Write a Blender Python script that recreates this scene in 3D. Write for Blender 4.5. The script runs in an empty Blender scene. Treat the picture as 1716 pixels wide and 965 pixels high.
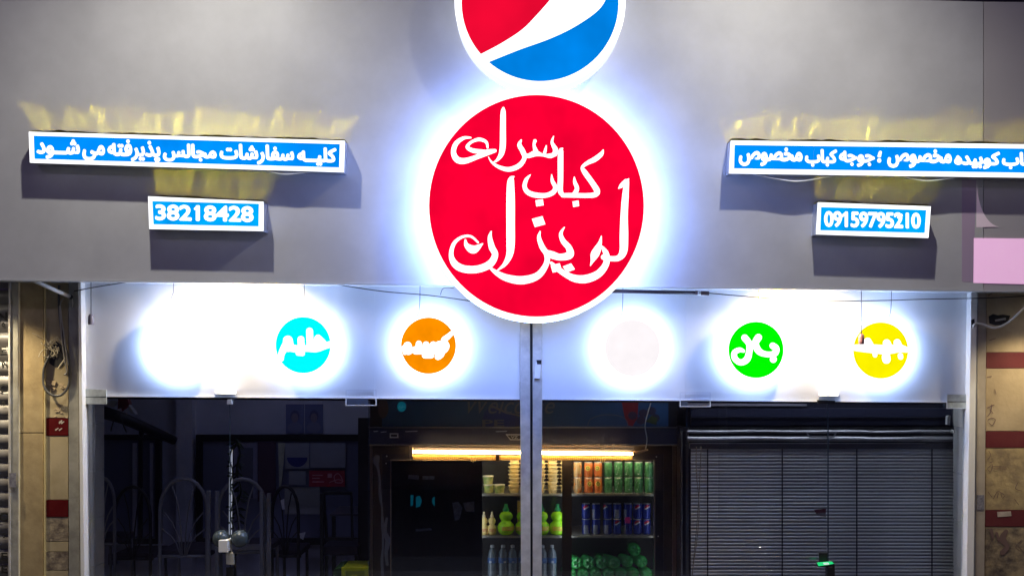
import bpy, bmesh, math, random
from mathutils import Vector
random.seed(7)
R = math.radians
sc = bpy.context.scene
col = sc.collection

# ------------------------------------------------------------------ camera, world, exposure
F, CY, CZ, HX, HY = 1800.0, -7.2, 2.35, 858.0, 620.0     # focal length in photo pixels, camera y and height, eye point
def W(px, py, Y):
    s = (Y - CY) / F
    return Vector(((px - HX) * s, Y, CZ - (py - HY) * s))
def S(Y): return (Y - CY) / F
cd = bpy.data.cameras.new('camera'); cam = bpy.data.objects.new('camera', cd); col.objects.link(cam)
cam.location = (0, CY, CZ); cam.rotation_euler = (R(90), 0, 0)
cd.sensor_width = 36; cd.lens = F / 1716 * 36; cd.shift_y = (HY - 482.5) / 1716
cd.clip_start = .05; cd.clip_end = 400
sc.camera = cam
w = bpy.data.worlds.new('World'); sc.world = w; w.use_nodes = True
bg = w.node_tree.nodes['Background']; bg.inputs[0].default_value = (.38, .24, .80, 1); bg.inputs[1].default_value = .07
sc.view_settings.view_transform = 'Standard'; sc.view_settings.look = 'None'
sc.view_settings.exposure = 0; sc.view_settings.gamma = 1
cy = sc.cycles
cy.use_denoising = True; cy.caustics_reflective = True; cy.blur_glossy = 0; cy.sample_clamp_indirect = 0
cy.max_bounces = 8; cy.transparent_max_bounces = 12

YF = -.35            # plane of the fascia
def spot(name, loc, target, energy, colr, size, blend, radius):
    l = bpy.data.lights.new(name, 'SPOT'); o = bpy.data.objects.new(name, l); col.objects.link(o)
    l.energy = energy; l.color = colr; l.spot_size = R(size); l.spot_blend = blend; l.shadow_soft_size = radius
    o.location = loc; d = Vector(target) - Vector(loc); o.rotation_euler = d.to_track_quat('-Z', 'Y').to_euler()
    return o
FLOODS = [(345, 350, 0), (1310, 1285, 0)]
def flood_pos(px):
    p = W(px, -274, YF); return Vector((p.x, YF - 1.4, p.z))
for px, ax, ay in FLOODS:
    p = flood_pos(px)
    spot('flood_beam', p + Vector((0, .02, -.06)), p + Vector(((ax - px) / 260, .13, -1.06)), 244, (1, .97, .83), 146, 1, .045)

# ------------------------------------------------------------------ materials
MATS = {}
def mat(name, c=(.5, .5, .5), rough=.5, metal=0, emit=None, es=0, noise=0, nscale=8, bump=0, bscale=60, c2=None, spec=.5, alpha=None):
    if name in MATS: return MATS[name]
    m = bpy.data.materials.new(name); m.use_nodes = True; MATS[name] = m
    nt = m.node_tree; b = nt.nodes['Principled BSDF']
    b.inputs['Base Color'].default_value = (*c, 1); b.inputs['Roughness'].default_value = rough
    b.inputs['Metallic'].default_value = metal; b.inputs['Specular IOR Level'].default_value = spec
    if emit:
        b.inputs['Emission Color'].default_value = (*emit, 1); b.inputs['Emission Strength'].default_value = es
    tc = None
    if noise or c2 or bump: tc = nt.nodes.new('ShaderNodeTexCoord')
    if noise or c2:
        n = nt.nodes.new('ShaderNodeTexNoise'); n.inputs['Scale'].default_value = nscale; n.inputs['Detail'].default_value = 7
        n.inputs['Roughness'].default_value = .62
        nt.links.new(tc.outputs['Object'], n.inputs['Vector'])
        r = nt.nodes.new('ShaderNodeValToRGB'); r.color_ramp.elements[0].position = .36; r.color_ramp.elements[1].position = .66
        a = c2 or tuple(x * (1 - noise) for x in c)
        r.color_ramp.elements[0].color = (*a, 1); r.color_ramp.elements[1].color = (*c, 1)
        nt.links.new(n.outputs['Fac'], r.inputs[0]); nt.links.new(r.outputs[0], b.inputs['Base Color'])
    if bump:
        n = nt.nodes.new('ShaderNodeTexNoise'); n.inputs['Scale'].default_value = bscale; n.inputs['Detail'].default_value = 5
        nt.links.new(tc.outputs['Object'], n.inputs['Vector'])
        bp = nt.nodes.new('ShaderNodeBump'); bp.inputs['Strength'].default_value = bump; bp.inputs['Distance'].default_value = .01
        nt.links.new(n.outputs['Fac'], bp.inputs['Height']); nt.links.new(bp.outputs[0], b.inputs['Normal'])
    return m
def glow(name, c, s):
    if name in MATS: return MATS[name]
    m = bpy.data.materials.new(name); m.use_nodes = True; MATS[name] = m
    nt = m.node_tree; nt.nodes.clear()
    e = nt.nodes.new('ShaderNodeEmission'); o = nt.nodes.new('ShaderNodeOutputMaterial')
    e.inputs[0].default_value = (*c, 1); e.inputs[1].default_value = s
    nt.links.new(e.outputs[0], o.inputs[0]); return m
def lit_face(name, c, s, var=.25, scale=3):
    """back-lit acrylic: the lamps behind it light it a little unevenly"""
    if name in MATS: return MATS[name]
    m = glow(name, c, s); nt = m.node_tree; e = [n for n in nt.nodes if n.type == 'EMISSION'][0]
    tc = nt.nodes.new('ShaderNodeTexCoord'); n = nt.nodes.new('ShaderNodeTexNoise'); n.inputs['Scale'].default_value = scale
    n.inputs['Detail'].default_value = 2
    mr = nt.nodes.new('ShaderNodeMapRange'); mr.inputs[1].default_value = .3; mr.inputs[2].default_value = .7
    mr.inputs[3].default_value = s * (1 - var); mr.inputs[4].default_value = s * (1 + var)
    nt.links.new(tc.outputs['Object'], n.inputs['Vector']); nt.links.new(n.outputs['Fac'], mr.inputs[0])
    nt.links.new(mr.outputs[0], e.inputs[1]); return m
def glass(name, tint=(1, 1, 1), refl=.12, rough=.0):
    if name in MATS: return MATS[name]
    m = bpy.data.materials.new(name); m.use_nodes = True; MATS[name] = m
    nt = m.node_tree; nt.nodes.clear()
    t = nt.nodes.new('ShaderNodeBsdfTransparent'); t.inputs[0].default_value = (*tint, 1)
    g = nt.nodes.new('ShaderNodeBsdfGlossy'); g.inputs['Roughness'].default_value = rough
    lw = nt.nodes.new('ShaderNodeFresnel'); lw.inputs[0].default_value = 1.5
    mu = nt.nodes.new('ShaderNodeMath'); mu.operation = 'MULTIPLY_ADD'; mu.inputs[1].default_value = .8; mu.inputs[2].default_value = refl * .3
    mx = nt.nodes.new('ShaderNodeMixShader'); o = nt.nodes.new('ShaderNodeOutputMaterial')
    nt.links.new(lw.outputs[0], mu.inputs[0]); nt.links.new(mu.outputs[0], mx.inputs[0])
    nt.links.new(t.outputs[0], mx.inputs[1]); nt.links.new(g.outputs[0], mx.inputs[2]); nt.links.new(mx.outputs[0], o.inputs[0])
    return m

M_fascia = mat('composite_panel', (.585, .58, .62), .42, noise=.13, nscale=2.4, bump=.03, bscale=220)
M_fascia2 = mat('composite_panel_aged', (.51, .48, .52), .45, noise=.08, nscale=1.6, bump=.03, bscale=220)
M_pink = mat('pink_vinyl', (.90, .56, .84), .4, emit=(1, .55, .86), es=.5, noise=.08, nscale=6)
M_panel = mat('white_panel', (.80, .83, .88), .3, noise=.05, nscale=2)
M_gold = mat('gold_sheet', (1.0, .84, .06), .17, 1)
M_steel = mat('sign_steel', (.62, .63, .66), .35, .9)
M_white = lit_face('lit_white_acrylic', (.96, .98, 1), 1.5, .1)
M_dark = mat('dark_gap', (.015, .015, .02), .6)
M_alu = mat('aluminium', (.66, .64, .60), .42, .1, noise=.25, nscale=14, bump=.1, bscale=40)
M_alu_dirty = mat('worn_aluminium', (.44, .43, .38), .45, .2, noise=.35, nscale=11, bump=.12)
M_jamb = mat('white_jamb', (.88, .87, .82), .35, noise=.06)
M_black = mat('black_plastic', (.02, .02, .022), .35)
M_cable = mat('black_cable', (.015, .015, .02), .5)
M_wcable = mat('white_cable', (.75, .73, .66), .5)
M_glass = glass('door_glass', (.90, .93, .99), .20)
M_fglass = glass('fridge_glass', (.86, .88, .90), .15)

# ------------------------------------------------------------------ object helpers
def wloc(o):
    v = Vector((0, 0, 0))
    while o: v = v + o.location; o = o.parent
    return v
def link(name, me, parent=None, loc=None):
    o = bpy.data.objects.new(name, me); col.objects.link(o)
    if parent: o.parent = parent
    if loc is not None: o.location = loc
    return o
def meshobj(name, verts, faces, m, parent=None, smooth=False, origin=None):
    """verts in world space; the object's origin is its parent's, or its own base centre"""
    verts = [Vector(v) for v in verts]
    if parent: L = wloc(parent)
    elif origin is not None: L = Vector(origin)
    else:
        L = Vector(((min(v.x for v in verts) + max(v.x for v in verts)) / 2, (min(v.y for v in verts) + max(v.y for v in verts)) / 2, min(v.z for v in verts)))
    me = bpy.data.meshes.new(name); me.from_pydata([v - L for v in verts], [], faces); me.update()
    bm = bmesh.new(); bm.from_mesh(me); bmesh.ops.recalc_face_normals(bm, faces=bm.faces); bm.to_mesh(me); bm.free()
    if smooth:
        for p in me.polygons: p.use_smooth = True
    if isinstance(m, (list, tuple)):
        for k in m: me.materials.append(k)
    else: me.materials.append(m)
    o = bpy.data.objects.new(name, me); col.objects.link(o)
    if parent: o.parent = parent
    else: o.location = L
    return o
def tag(o, label=None, cat=None, group=None, kind=None):
    if label: o['label'] = label
    if cat: o['category'] = cat
    if group: o['group'] = group
    if kind: o['kind'] = kind
    return o
def thing(name, label, cat, loc, group=None):
    o = bpy.data.objects.new(name, None); col.objects.link(o); o.location = loc; o.empty_display_size = .1
    return tag(o, label, cat, group)
def bevel(o, wd, seg=2):
    bm = bmesh.new(); bm.from_mesh(o.data)
    bmesh.ops.bevel(bm, geom=list(bm.edges), offset=wd, segments=seg, affect='EDGES', profile=.6)
    bm.to_mesh(o.data); bm.free(); return o
def rc(x0, y0, x1, y1): return [(x0, y0), (x1, y0), (x1, y1), (x0, y1)]
def slab(name, m, c, Yf, Yb, parent=None, bev=0):
    """c: TL, TR, BR, BL in photo pixels, true on the plane Yf; straight back to Yb"""
    f = [W(x, y, Yf) for x, y in c]; b = [Vector((v.x, Yb, v.z)) for v in f]
    o = meshobj(name, f + b, [(0, 1, 2, 3), (7, 6, 5, 4), (0, 4, 5, 1), (1, 5, 6, 2), (2, 6, 7, 3), (3, 7, 4, 0)], m, parent)
    if bev: bevel(o, bev)
    return o
def box(name, m, lo, hi, parent=None, bev=0):
    x0, y0, z0 = lo; x1, y1, z1 = hi
    v = [(x0, y0, z1), (x1, y0, z1), (x1, y0, z0), (x0, y0, z0), (x0, y1, z1), (x1, y1, z1), (x1, y1, z0), (x0, y1, z0)]
    o = meshobj(name, v, [(0, 1, 2, 3), (7, 6, 5, 4), (0, 4, 5, 1), (1, 5, 6, 2), (2, 6, 7, 3), (3, 7, 4, 0)], m, parent)
    if bev: bevel(o, bev)
    return o
def frame(name, m, co, ci, Yf, Yb, parent=None):
    fo = [W(x, y, Yf) for x, y in co]; fi = [W(x, y, Yf) for x, y in ci]
    bo = [Vector((v.x, Yb, v.z)) for v in fo]; bi = [Vector((v.x, Yb, v.z)) for v in fi]
    v = fo + fi + bo + bi; fc = []
    for k in range(4):
        n = (k + 1) % 4
        fc += [(k, n, 4 + n, 4 + k), (8 + k, 12 + k, 12 + n, 8 + n), (k, 8 + k, 8 + n, n), (4 + k, 4 + n, 12 + n, 12 + k)]
    return meshobj(name, v, fc, m, parent)
def tube(name, m, pts, r, parent=None, seg=8, sm=True, closed_caps=True):
    pts = [Vector(p) for p in pts]; rr = r if isinstance(r, (list, tuple)) else [r] * len(pts)
    v, fc = [], []
    up = None
    for i, p in enumerate(pts):
        d = (pts[min(i + 1, len(pts) - 1)] - pts[max(i - 1, 0)]).normalized()
        if up is None: up = Vector((0, 0, 1)) if abs(d.z) < .9 else Vector((0, 1, 0))
        a = d.cross(up)
        if a.length < 1e-4: a = d.cross(Vector((1, .3, 0)))
        a.normalize(); b = d.cross(a).normalized(); up = -b if (-b).dot(up) > b.dot(up) else b
        for k in range(seg):
            t = 2 * math.pi * k / seg; v.append(p + (a * math.cos(t) + b * math.sin(t)) * rr[i])
    for i in range(len(pts) - 1):
        for k in range(seg):
            n = (k + 1) % seg; fc.append((i * seg + k, i * seg + n, (i + 1) * seg + n, (i + 1) * seg + k))
    if closed_caps:
        fc.append(tuple(range(seg))); fc.append(tuple((len(pts) - 1) * seg + k for k in range(seg)))
    return meshobj(name, v, fc, m, parent, smooth=sm)
def cr(pts, n=6):
    """Catmull-Rom through tuples of any length"""
    out = []; P = [pts[0]] + list(pts) + [pts[-1]]
    for i in range(1, len(P) - 2):
        for k in range(n):
            t = k / n
            out.append(tuple(.5 * ((2 * b) + (c - a) * t + (2 * a - 5 * b + 4 * c - d) * t * t + (3 * b - a - 3 * c + d) * t ** 3)
                             for a, b, c, d in zip(P[i - 1], P[i], P[i + 1], P[i + 2])))
    out.append(tuple(pts[-1])); return out
def cable(name, m, pts, r, label, cat, parent=None, n=6):
    """pts: (px, py, Y)"""
    q = [W(*p) for p in cr(pts, n)]
    o = tube(name, m, q, r, parent, 6)
    if not parent: tag(o, label, cat)
    return o
def lathe(prof, seg=20, y0=0):
    v, fc = [], []
    for r, z in prof:
        for k in range(seg):
            t = 2 * math.pi * k / seg; v.append((r * math.cos(t), r * math.sin(t), z))
    for i in range(len(prof) - 1):
        for k in range(seg):
            n = (k + 1) % seg; fc.append((i * seg + k, i * seg + n, (i + 1) * seg + n, (i + 1) * seg + k))
    fc.append(tuple(range(seg))[::-1]); fc.append(tuple((len(prof) - 1) * seg + k for k in range(seg)))
    return v, fc
def local(name, vf, m, smooth=True):
    me = bpy.data.meshes.new(name); me.from_pydata(vf[0], [], vf[1]); me.update()
    if smooth:
        for p in me.polygons: p.use_smooth = True
    me.materials.append(m); return me
def disc(cx, cy, rx, ry, Y, n=96):
    return [W(cx + rx * math.cos(2 * math.pi * k / n), cy - ry * math.sin(2 * math.pi * k / n), Y) for k in range(n)]
def drum(name, m, ring, Yb, parent, mside=None):
    n = len(ring); b = [Vector((v.x, Yb, v.z)) for v in ring]
    fc = [tuple(range(n)), tuple(range(n, 2 * n))[::-1]] + [(k, (k + 1) % n, n + (k + 1) % n, n + k) for k in range(n)]
    o = meshobj(name, ring + b, fc, [m, mside or m], parent)
    for p in o.data.polygons:
        if len(p.vertices) == 4: p.material_index = 1
    return o
def tube_ring(name, m, ring, r, parent, seg=8):
    n = len(ring); c = sum(ring, Vector()) / n; v, fc = [], []
    for p in ring:
        d = (p - c).normalized()
        for k in range(seg):
            t = 2 * math.pi * k / seg; v.append(p + d * math.cos(t) * r + Vector((0, 1, 0)) * math.sin(t) * r)
    for i in range(n):
        for k in range(seg):
            q = (k + 1) % seg; j = (i + 1) % n; fc.append((i * seg + k, i * seg + q, j * seg + q, j * seg + k))
    return meshobj(name, v, fc, m, parent, smooth=True)

# ---- lettering
A = {'ا': 'ﺍﺎ', 'ب': 'ﺏﺐﺑﺒ', 'پ': '\ufb56\ufb57\ufb58\ufb59', 'ت': 'ﺕﺖﺗﺘ', 'ج': 'ﺝﺞﺟﺠ', 'ح': 'ﺡﺢﺣﺤ', 'خ': 'ﺥﺦﺧﺨ', 'د': 'ﺩﺪ', 'ذ': 'ﺫﺬ',
     'ر': 'ﺭﺮ', 'س': 'ﺱﺲﺳﺴ', 'ش': 'ﺵﺶﺷﺸ', 'ص': 'ﺹﺺﺻﺼ', 'ف': 'ﻑﻒﻓﻔ', 'ک': '\ufb8e\ufb8f\ufb90\ufb91', 'ل': 'ﻝﻞﻟﻠ', 'م': 'ﻡﻢﻣﻤ',
     'و': 'ﻭﻮ', 'ه': 'ﻩﻪﻫﻬ', 'ی': '\ufbfc\ufbfd\ufbfe\ufbff'}
def shape(s):
    out = ''
    for i, ch in enumerate(s):
        if ch not in A: out += ch; continue
        pj = i > 0 and (s[i - 1] == 'ـ' or (s[i - 1] in A and len(A[s[i - 1]]) == 4))
        nj = len(A[ch]) == 4 and i + 1 < len(s) and (s[i + 1] in A or s[i + 1] == 'ـ')
        out += A[ch][(3 if pj else 2) if nj else (1 if pj else 0)]
    return out[::-1]
def text2d(s, off=0, spacing=1, shear=0):
    c = bpy.data.curves.new('lettering', 'FONT'); c.body = s; c.offset = off; c.resolution_u = 4; c.space_character = spacing; c.shear = shear
    o = bpy.data.objects.new('lettering', c); col.objects.link(o)
    bpy.context.view_layer.update()
    me = bpy.data.meshes.new_from_object(o.evaluated_get(bpy.context.evaluated_depsgraph_get()))
    v = [tuple(q.co) for q in me.vertices]; f = [tuple(p.vertices) for p in me.polygons]
    bpy.data.objects.remove(o); bpy.data.curves.remove(c); bpy.data.meshes.remove(me)
    return v, f
def contours(s):
    """each outer outline of the glyphs filled by itself, so overlapping outlines cannot cancel"""
    from mathutils.geometry import tessellate_polygon
    c = bpy.data.curves.new('lettering', 'FONT'); c.body = s; o = bpy.data.objects.new('lettering', c); col.objects.link(o)
    bpy.context.view_layer.update(); dg = bpy.context.evaluated_depsgraph_get(); cu = o.evaluated_get(dg).to_curve(dg)
    polys = []
    for sp in cu.splines:
        P = []
        if sp.type == 'BEZIER':
            b = sp.bezier_points; n = len(b)
            for i in range(n):
                p0, p1, p2, p3 = b[i].co, b[i].handle_right, b[(i + 1) % n].handle_left, b[(i + 1) % n].co
                for k in range(4):
                    t = k / 4; P.append(p0 * (1 - t) ** 3 + p1 * 3 * t * (1 - t) ** 2 + p2 * 3 * t * t * (1 - t) + p3 * t ** 3)
        else: P = [Vector(q.co[:3]) for q in sp.points]
        Q = [q for i, q in enumerate(P) if (q - P[i - 1]).length > 1e-5]
        if len(Q) > 2: polys.append((sum(Q[i - 1].x * Q[i].y - Q[i].x * Q[i - 1].y for i in range(len(Q))), Q))
    o.to_curve_clear() if hasattr(o, 'to_curve_clear') else None
    big = max(polys, key=lambda a: abs(a[0]))[0]; V, Fc = [], []
    for ar, Q in polys:
        if ar * big < 0: continue
        n = len(V); V += [tuple(q) for q in Q]; Fc += [tuple(n + i for i in t) for t in tessellate_polygon([Q])]
    bpy.data.objects.remove(o); return V, Fc
def write(words, Y, m, parent, name='lettering', off=.03, slope=0, spacing=1, shear=0, fat=0):
    """words: (text, x0, y0, x1, y1) boxes in photo pixels"""
    V, Fc = [], []
    for s, x0, y0, x1, y1 in words:
        v, f = contours(s) if any(ord(q) > 0x600 for q in s) else text2d(s, off, spacing, shear)
        if not v: continue
        a0 = min(q[0] for q in v); a1 = max(q[0] for q in v); b0 = min(q[1] for q in v); b1 = max(q[1] for q in v)
        for j in range(9 if fat else 1):
            n = len(V); ox, oy = (fat * math.cos(j * math.pi / 4), fat * math.sin(j * math.pi / 4)) if j else (0, 0)
            for q in v:
                px = x0 + fat + (q[0] - a0) / (a1 - a0) * (x1 - x0 - 2 * fat) + ox; py = y1 - fat - (q[1] - b0) / (b1 - b0) * (y1 - y0 - 2 * fat) + oy
                V.append(W(px, py + slope * (px - (x0 + x1) / 2), Y - .00008 * j))
            Fc += [tuple(k + n for k in p) for p in f]
    return meshobj(name, V, Fc, m, parent)
def stroke_mesh(strokes, mp, Y, V, Fc, dY=.0003):
    """brush strokes: lists of (x, y, width); a stroke named by 4 tuples of 2 numbers is a filled polygon"""
    for k, st in enumerate(strokes):
        y = Y - dY * k
        if len(st[0]) == 2:
            n = len(V); V += [W(*mp(*p), y) for p in st]; Fc.append(tuple(range(n, n + len(st)))); continue
        q = cr(st, 7); L, Rr = [], []
        for i, (x, yy, wd) in enumerate(q):
            ax, ay, _ = q[max(i - 1, 0)]; bx, by, _ = q[min(i + 1, len(q) - 1)]
            dx, dy = bx - ax, by - ay; l = math.hypot(dx, dy) or 1; dx /= l; dy /= l; h = max(wd, 1) / 2
            L.append((x - dy * h, yy + dx * h)); Rr.append((x + dy * h, yy - dx * h))
        n = len(V); N = len(q)
        V += [W(*mp(*p), y) for p in L] + [W(*mp(*p), y) for p in Rr]
        Fc += [(n + i, n + i + 1, n + N + i + 1, n + N + i) for i in range(N - 1)]
        for e, o in ((0, 1), (N - 1, N - 2)):      # round caps
            x, yy, wd = q[e]; c = len(V); h = max(wd, 1) / 2; base = math.atan2(yy - q[o][1], x - q[o][0])
            V += [W(*mp(x + h * math.cos(base - math.pi / 2 + math.pi * j / 8), yy + h * math.sin(base - math.pi / 2 + math.pi * j / 8)), y) for j in range(9)]
            Fc.append(tuple(range(c, c + 9)))
def brush(name, strokes, mp, Y, m, parent, dY=.0003):
    V, Fc = [], []; stroke_mesh(strokes, mp, Y, V, Fc, dY); return meshobj(name, V, Fc, m, parent)

# ------------------------------------------------------------------ setting: street, pavement, room
def st(o): return tag(o, kind='structure')
M_asph = mat('asphalt', (.05, .05, .052), .85, noise=.4, nscale=30, bump=.4, bscale=200)
M_pave = mat('pavement_concrete', (.20, .20, .20), .8, noise=.25, nscale=6, bump=.3)
M_tilefl = mat('floor_tiles', (.32, .30, .28), .35, noise=.15)
M_room = mat('room_wall', (.60, .61, .74), .7, noise=.12, nscale=4)
M_ceil = mat('room_ceiling', (.30, .30, .32), .8)
st(box('road', M_asph, (-60, -60, -.32), (60, -5.2, -.12)))
st(box('pavement', M_pave, (-60, -5.2, -.3), (60, .02, 0)))
st(box('kerb', M_pave, (-60, -5.32, -.3), (60, -5.202, .012), bev=.01))
st(box('shop_floor', M_tilefl, (-4.2, .02, -.2), (4.2, 2.4, .12)))
XL, XR, YB = -4.2, 4.2, 2.05
st(box('room_back_wall', M_room, (XL, YB, .12), (XR, YB + .1, 2.9)))
st(box('room_side_wall', M_room, (XL - .1, .1, .12), (XL, YB, 2.9)))
st(box('room_side_wall', M_room, (XR, .1, .12), (XR + .1, YB, 2.9)))
st(box('room_ceiling', M_ceil, (XL, .06, 2.78), (XR, YB, 2.86)))

M_pole = mat('lamp_pole', (.2, .2, .21), .5, .5)
for k, x in enumerate((-5.5, 3.5)):  # added lamps, out of view, that fill the front and street with light
    b = Vector((x, -10.6, -.12)); t = thing('street_lamp', ('left', 'right')[k] + ' street lamp across the road, behind the viewer', 'street lamp', b, 'street lamps across the road')
    tube('pole', M_pole, [b, b + Vector((0, 0, 6.6)), b + Vector((0, .3, 6.9)), b + Vector((0, 1.3, 7.0))], [.08, .05, .04, .035], t, 10)
    box('lamp_head', M_pole, (x - .14, -9.4, 6.86), (x + .14, -8.8, 6.95), t, .02)
    box('lens', glow('street_lens', (.8, .88, 1), 30), (x - .11, -9.35, 6.845), (x + .11, -8.85, 6.858), t)
    spot('street_beam', (x, -9.1, 6.82), (x * .6, -2.5, 0), 150, (.74, .62, 1), 128, .9, .1)
M_far = mat('far_wall', (.10, .10, .11), .8, noise=.3, nscale=2)
hb = thing('building', 'plain building with shut windows across the road, behind the viewer', 'building', (0, -15, -.12))
box('wall', M_far, (-22, -15.4, -.2), (22, -15, 7), hb)
for k in range(9): box('window', mat('far_window', (.06, .07, .09), .15), (-20 + k * 4.5, -15.0, 3.6), (-17.8 + k * 4.5, -14.97, 5.2), hb)

for x, y, sx, sy, lab in ((-1.9, 1.0, .3, .3, 'dim ceiling lamp over the left half of the dark room'), (2.1, .19, .9, .05, 'dim strip lamp on the ceiling above the blinds')):  # added lamps, out of view, to brighten the dark room and blind
    b = Vector((x, y, 2.74)); t = thing('ceiling_lamp', lab, 'ceiling lamp', b, 'dim lamps on the room ceiling')
    box('housing', M_pole, (x - sx - .02, y - sy - .01, 2.745), (x + sx + .02, y + sy + .01, 2.779), t)
    box('diffuser', glow('dim_diffuser', (.50, .54, .95), 1.5) if y > .5 else glow('dim_strip', (.88, .92, 1), 17), (x - sx, y - sy, 2.735), (x + sx, y + sy, 2.744), t)

# ------------------------------------------------------------------ the shop front
shop = thing('shop_front', 'wide grey cladding band with white panels, aluminium posts and white jambs below it', 'shop front', (0, 0, 0))
def fb(x): return 468 + (x - 0) * (487 - 468) / 1716           # lower edge of the cladding band
def ft(x): return -14 + x * 18 / 1716
slab('cladding_panel', M_fascia, [(-260, ft(-260) - 30), (1647.5, ft(1647)), (1647.5, fb(1647)), (-260, fb(-260))], YF, YF + .05, shop)
o = slab('cladding_panel', M_fascia2, [(1648.6, ft(1650)), (1990, ft(1990)), (1990, fb(1990)), (1648.6, fb(1650))], YF + .003, YF + .05, shop)
tag(o, 'darker right-hand cladding panel')
sb = W(858, fb(858), YF).z
# soffit between the cladding and the wall behind, tilted like the lower edge
a, b = W(-260, fb(-260) - 1, YF + .05), W(1990, fb(1990) - 1, YF + .05)
M_soff = mat('soffit_sheet', (.74, .78, .80), .3, noise=.2, nscale=9)
meshobj('soffit', [a, b, (b.x, .02, b.z), (a.x, .02, a.z), a + Vector((0, 0, .03)), b + Vector((0, 0, .03)), (b.x, .02, b.z + .03), (a.x, .02, a.z + .03)],
        [(0, 1, 2, 3), (4, 5, 6, 7), (0, 1, 5, 4), (2, 3, 7, 6), (0, 3, 7, 4), (1, 2, 6, 5)], M_soff, shop)
a, b = W(-260, ft(-260) - 30, YF), W(1990, ft(1990), YF)
M_trim = mat('thin_edge_trim', (.66, .68, .72), .3, .3)
slab('edge_trim', M_trim, [(-260, fb(-260) + .1), (1990, fb(1990) + .1), (1990, fb(1990) + 2.2), (-260, fb(-260) + 2.2)], YF - .004, YF + .049, shop)
top = meshobj('top_flashing', [a, b, (b.x, .02, b.z), (a.x, .02, a.z), a + Vector((0, 0, .02)), b + Vector((0, 0, .02)), (b.x, .02, b.z + .02), (a.x, .02, a.z + .02)],
        [(0, 1, 2, 3), (4, 5, 6, 7), (0, 1, 5, 4), (2, 3, 7, 6), (0, 3, 7, 4), (1, 2, 6, 5)], mat('dark_flashing', (.05, .045, .05), .5), shop)
slab('upper_wall', mat('upper_wall_render', (.07, .06, .07), .9, noise=.4, nscale=5, bump=.4), rc(-400, -420, 2100, 30), .02, .3, shop)
# white panels over the doors
def tr(x): return 664 + (x - 135) * 10.5 / 1500
slab('white_panel', M_panel, [(136, 455), (628, 455), (628, tr(628)), (136, tr(136))], 0, .03, shop)
slab('white_panel', M_panel, [(628.2, 455), (871, 455), (871, tr(871)), (628.2, tr(628))], 0, .03, shop)
slab('white_panel', M_panel, [(908, 455), (1149, 455), (1149, tr(1149)), (908, tr(908))], 0, .03, shop)
slab('white_panel', M_panel, [(1149.2, 455), (1634, 455), (1632, tr(1632)), (1149.2, tr(1149))], 0, .03, shop)
M_edge = mat('panel_edge', (.80, .82, .86), .25)
slab('panel_lip', M_edge, [(136, tr(136) - 1.6), (871, tr(871) - 1.6), (871, tr(871) + .2), (136, tr(136) + .2)], -.006, -.001, shop)
slab('panel_lip', M_edge, [(908, tr(908) - 1.6), (1630, tr(1630) - 1.6), (1630, tr(1630) + .2), (908, tr(908) + .2)], -.006, -.001, shop)
slab('head_rail', mat('dark_rail', (.03, .03, .05), .35), [(136, tr(136) + .4), (871, tr(871) + .4), (871, tr(871) + 4), (136, tr(136) + 4)], .035, .06, shop)
slab('head_rail', MATS['dark_rail'], [(908, tr(908) + .4), (1630, tr(1630) + .4), (1630, tr(1630) + 4), (908, tr(908) + 4)], .035, .06, shop)
slab('post', M_alu, [(871, 478), (888, 478), (889.5, 1190), (874.5, 1190)], -.05, .03, shop, .004)
slab('post', M_alu, [(892.5, 478), (909, 478), (907, 1190), (893, 1190)], -.05, .03, shop, .004)
slab('post_gap', M_dark, [(888, 478), (892.5, 478), (893, 1190), (889.5, 1190)], -.02, .03, shop)
slab('jamb', M_jamb, [(131, 473), (135.4, 473), (143.5, 1190), (137, 1190)], -.07, .03, shop)
slab('jamb', M_jamb, [(1628, 478), (1637.5, 478), (1629, 1190), (1617, 1190)], -.07, .03, shop)
slab('pillar_trim', M_steel, [(1637.8, 478), (1639.3, 478), (1632, 1190), (1629.4, 1190)], -.05, .03, shop)
# return tiles just inside the left and right jambs
M_rtile = mat('pale_wall_tile', (.42, .42, .40), .35, noise=.15, nscale=7)
for k, (a, b) in enumerate([(668, 710), (711, 788), (789, 868), (869, 948), (949, 1030)]):
    slab('tile', M_rtile, [(138, a), (159.5, a), (159.5, b), (138, b)], .04, .2, shop)
    slab('tile', M_rtile, [(1614, a + 6), (1627, a + 6), (1626, b + 6), (1613.5, b + 6)], .04, .2, shop)

# pink light from a neighbouring sign, painted as glowing patches on the band
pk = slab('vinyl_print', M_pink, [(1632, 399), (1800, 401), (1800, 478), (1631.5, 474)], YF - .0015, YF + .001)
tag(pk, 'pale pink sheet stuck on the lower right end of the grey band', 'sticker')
V, Fc = [], []
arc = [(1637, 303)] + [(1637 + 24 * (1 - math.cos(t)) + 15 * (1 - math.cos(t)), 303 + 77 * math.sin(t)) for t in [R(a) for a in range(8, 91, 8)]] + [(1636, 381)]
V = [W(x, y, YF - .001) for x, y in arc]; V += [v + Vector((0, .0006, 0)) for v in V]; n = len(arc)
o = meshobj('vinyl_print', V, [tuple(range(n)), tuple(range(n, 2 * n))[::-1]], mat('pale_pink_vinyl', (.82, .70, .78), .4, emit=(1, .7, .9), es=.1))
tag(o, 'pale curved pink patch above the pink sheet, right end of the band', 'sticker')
slab('violet_strip', mat('violet_vinyl', (.50, .38, .54), .4), [(1612, 298), (1636, 299), (1631, 473), (1612, 472)], YF - .001, YF + .001, shop)  # violet edge of the pink light, painted as a strip

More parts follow.
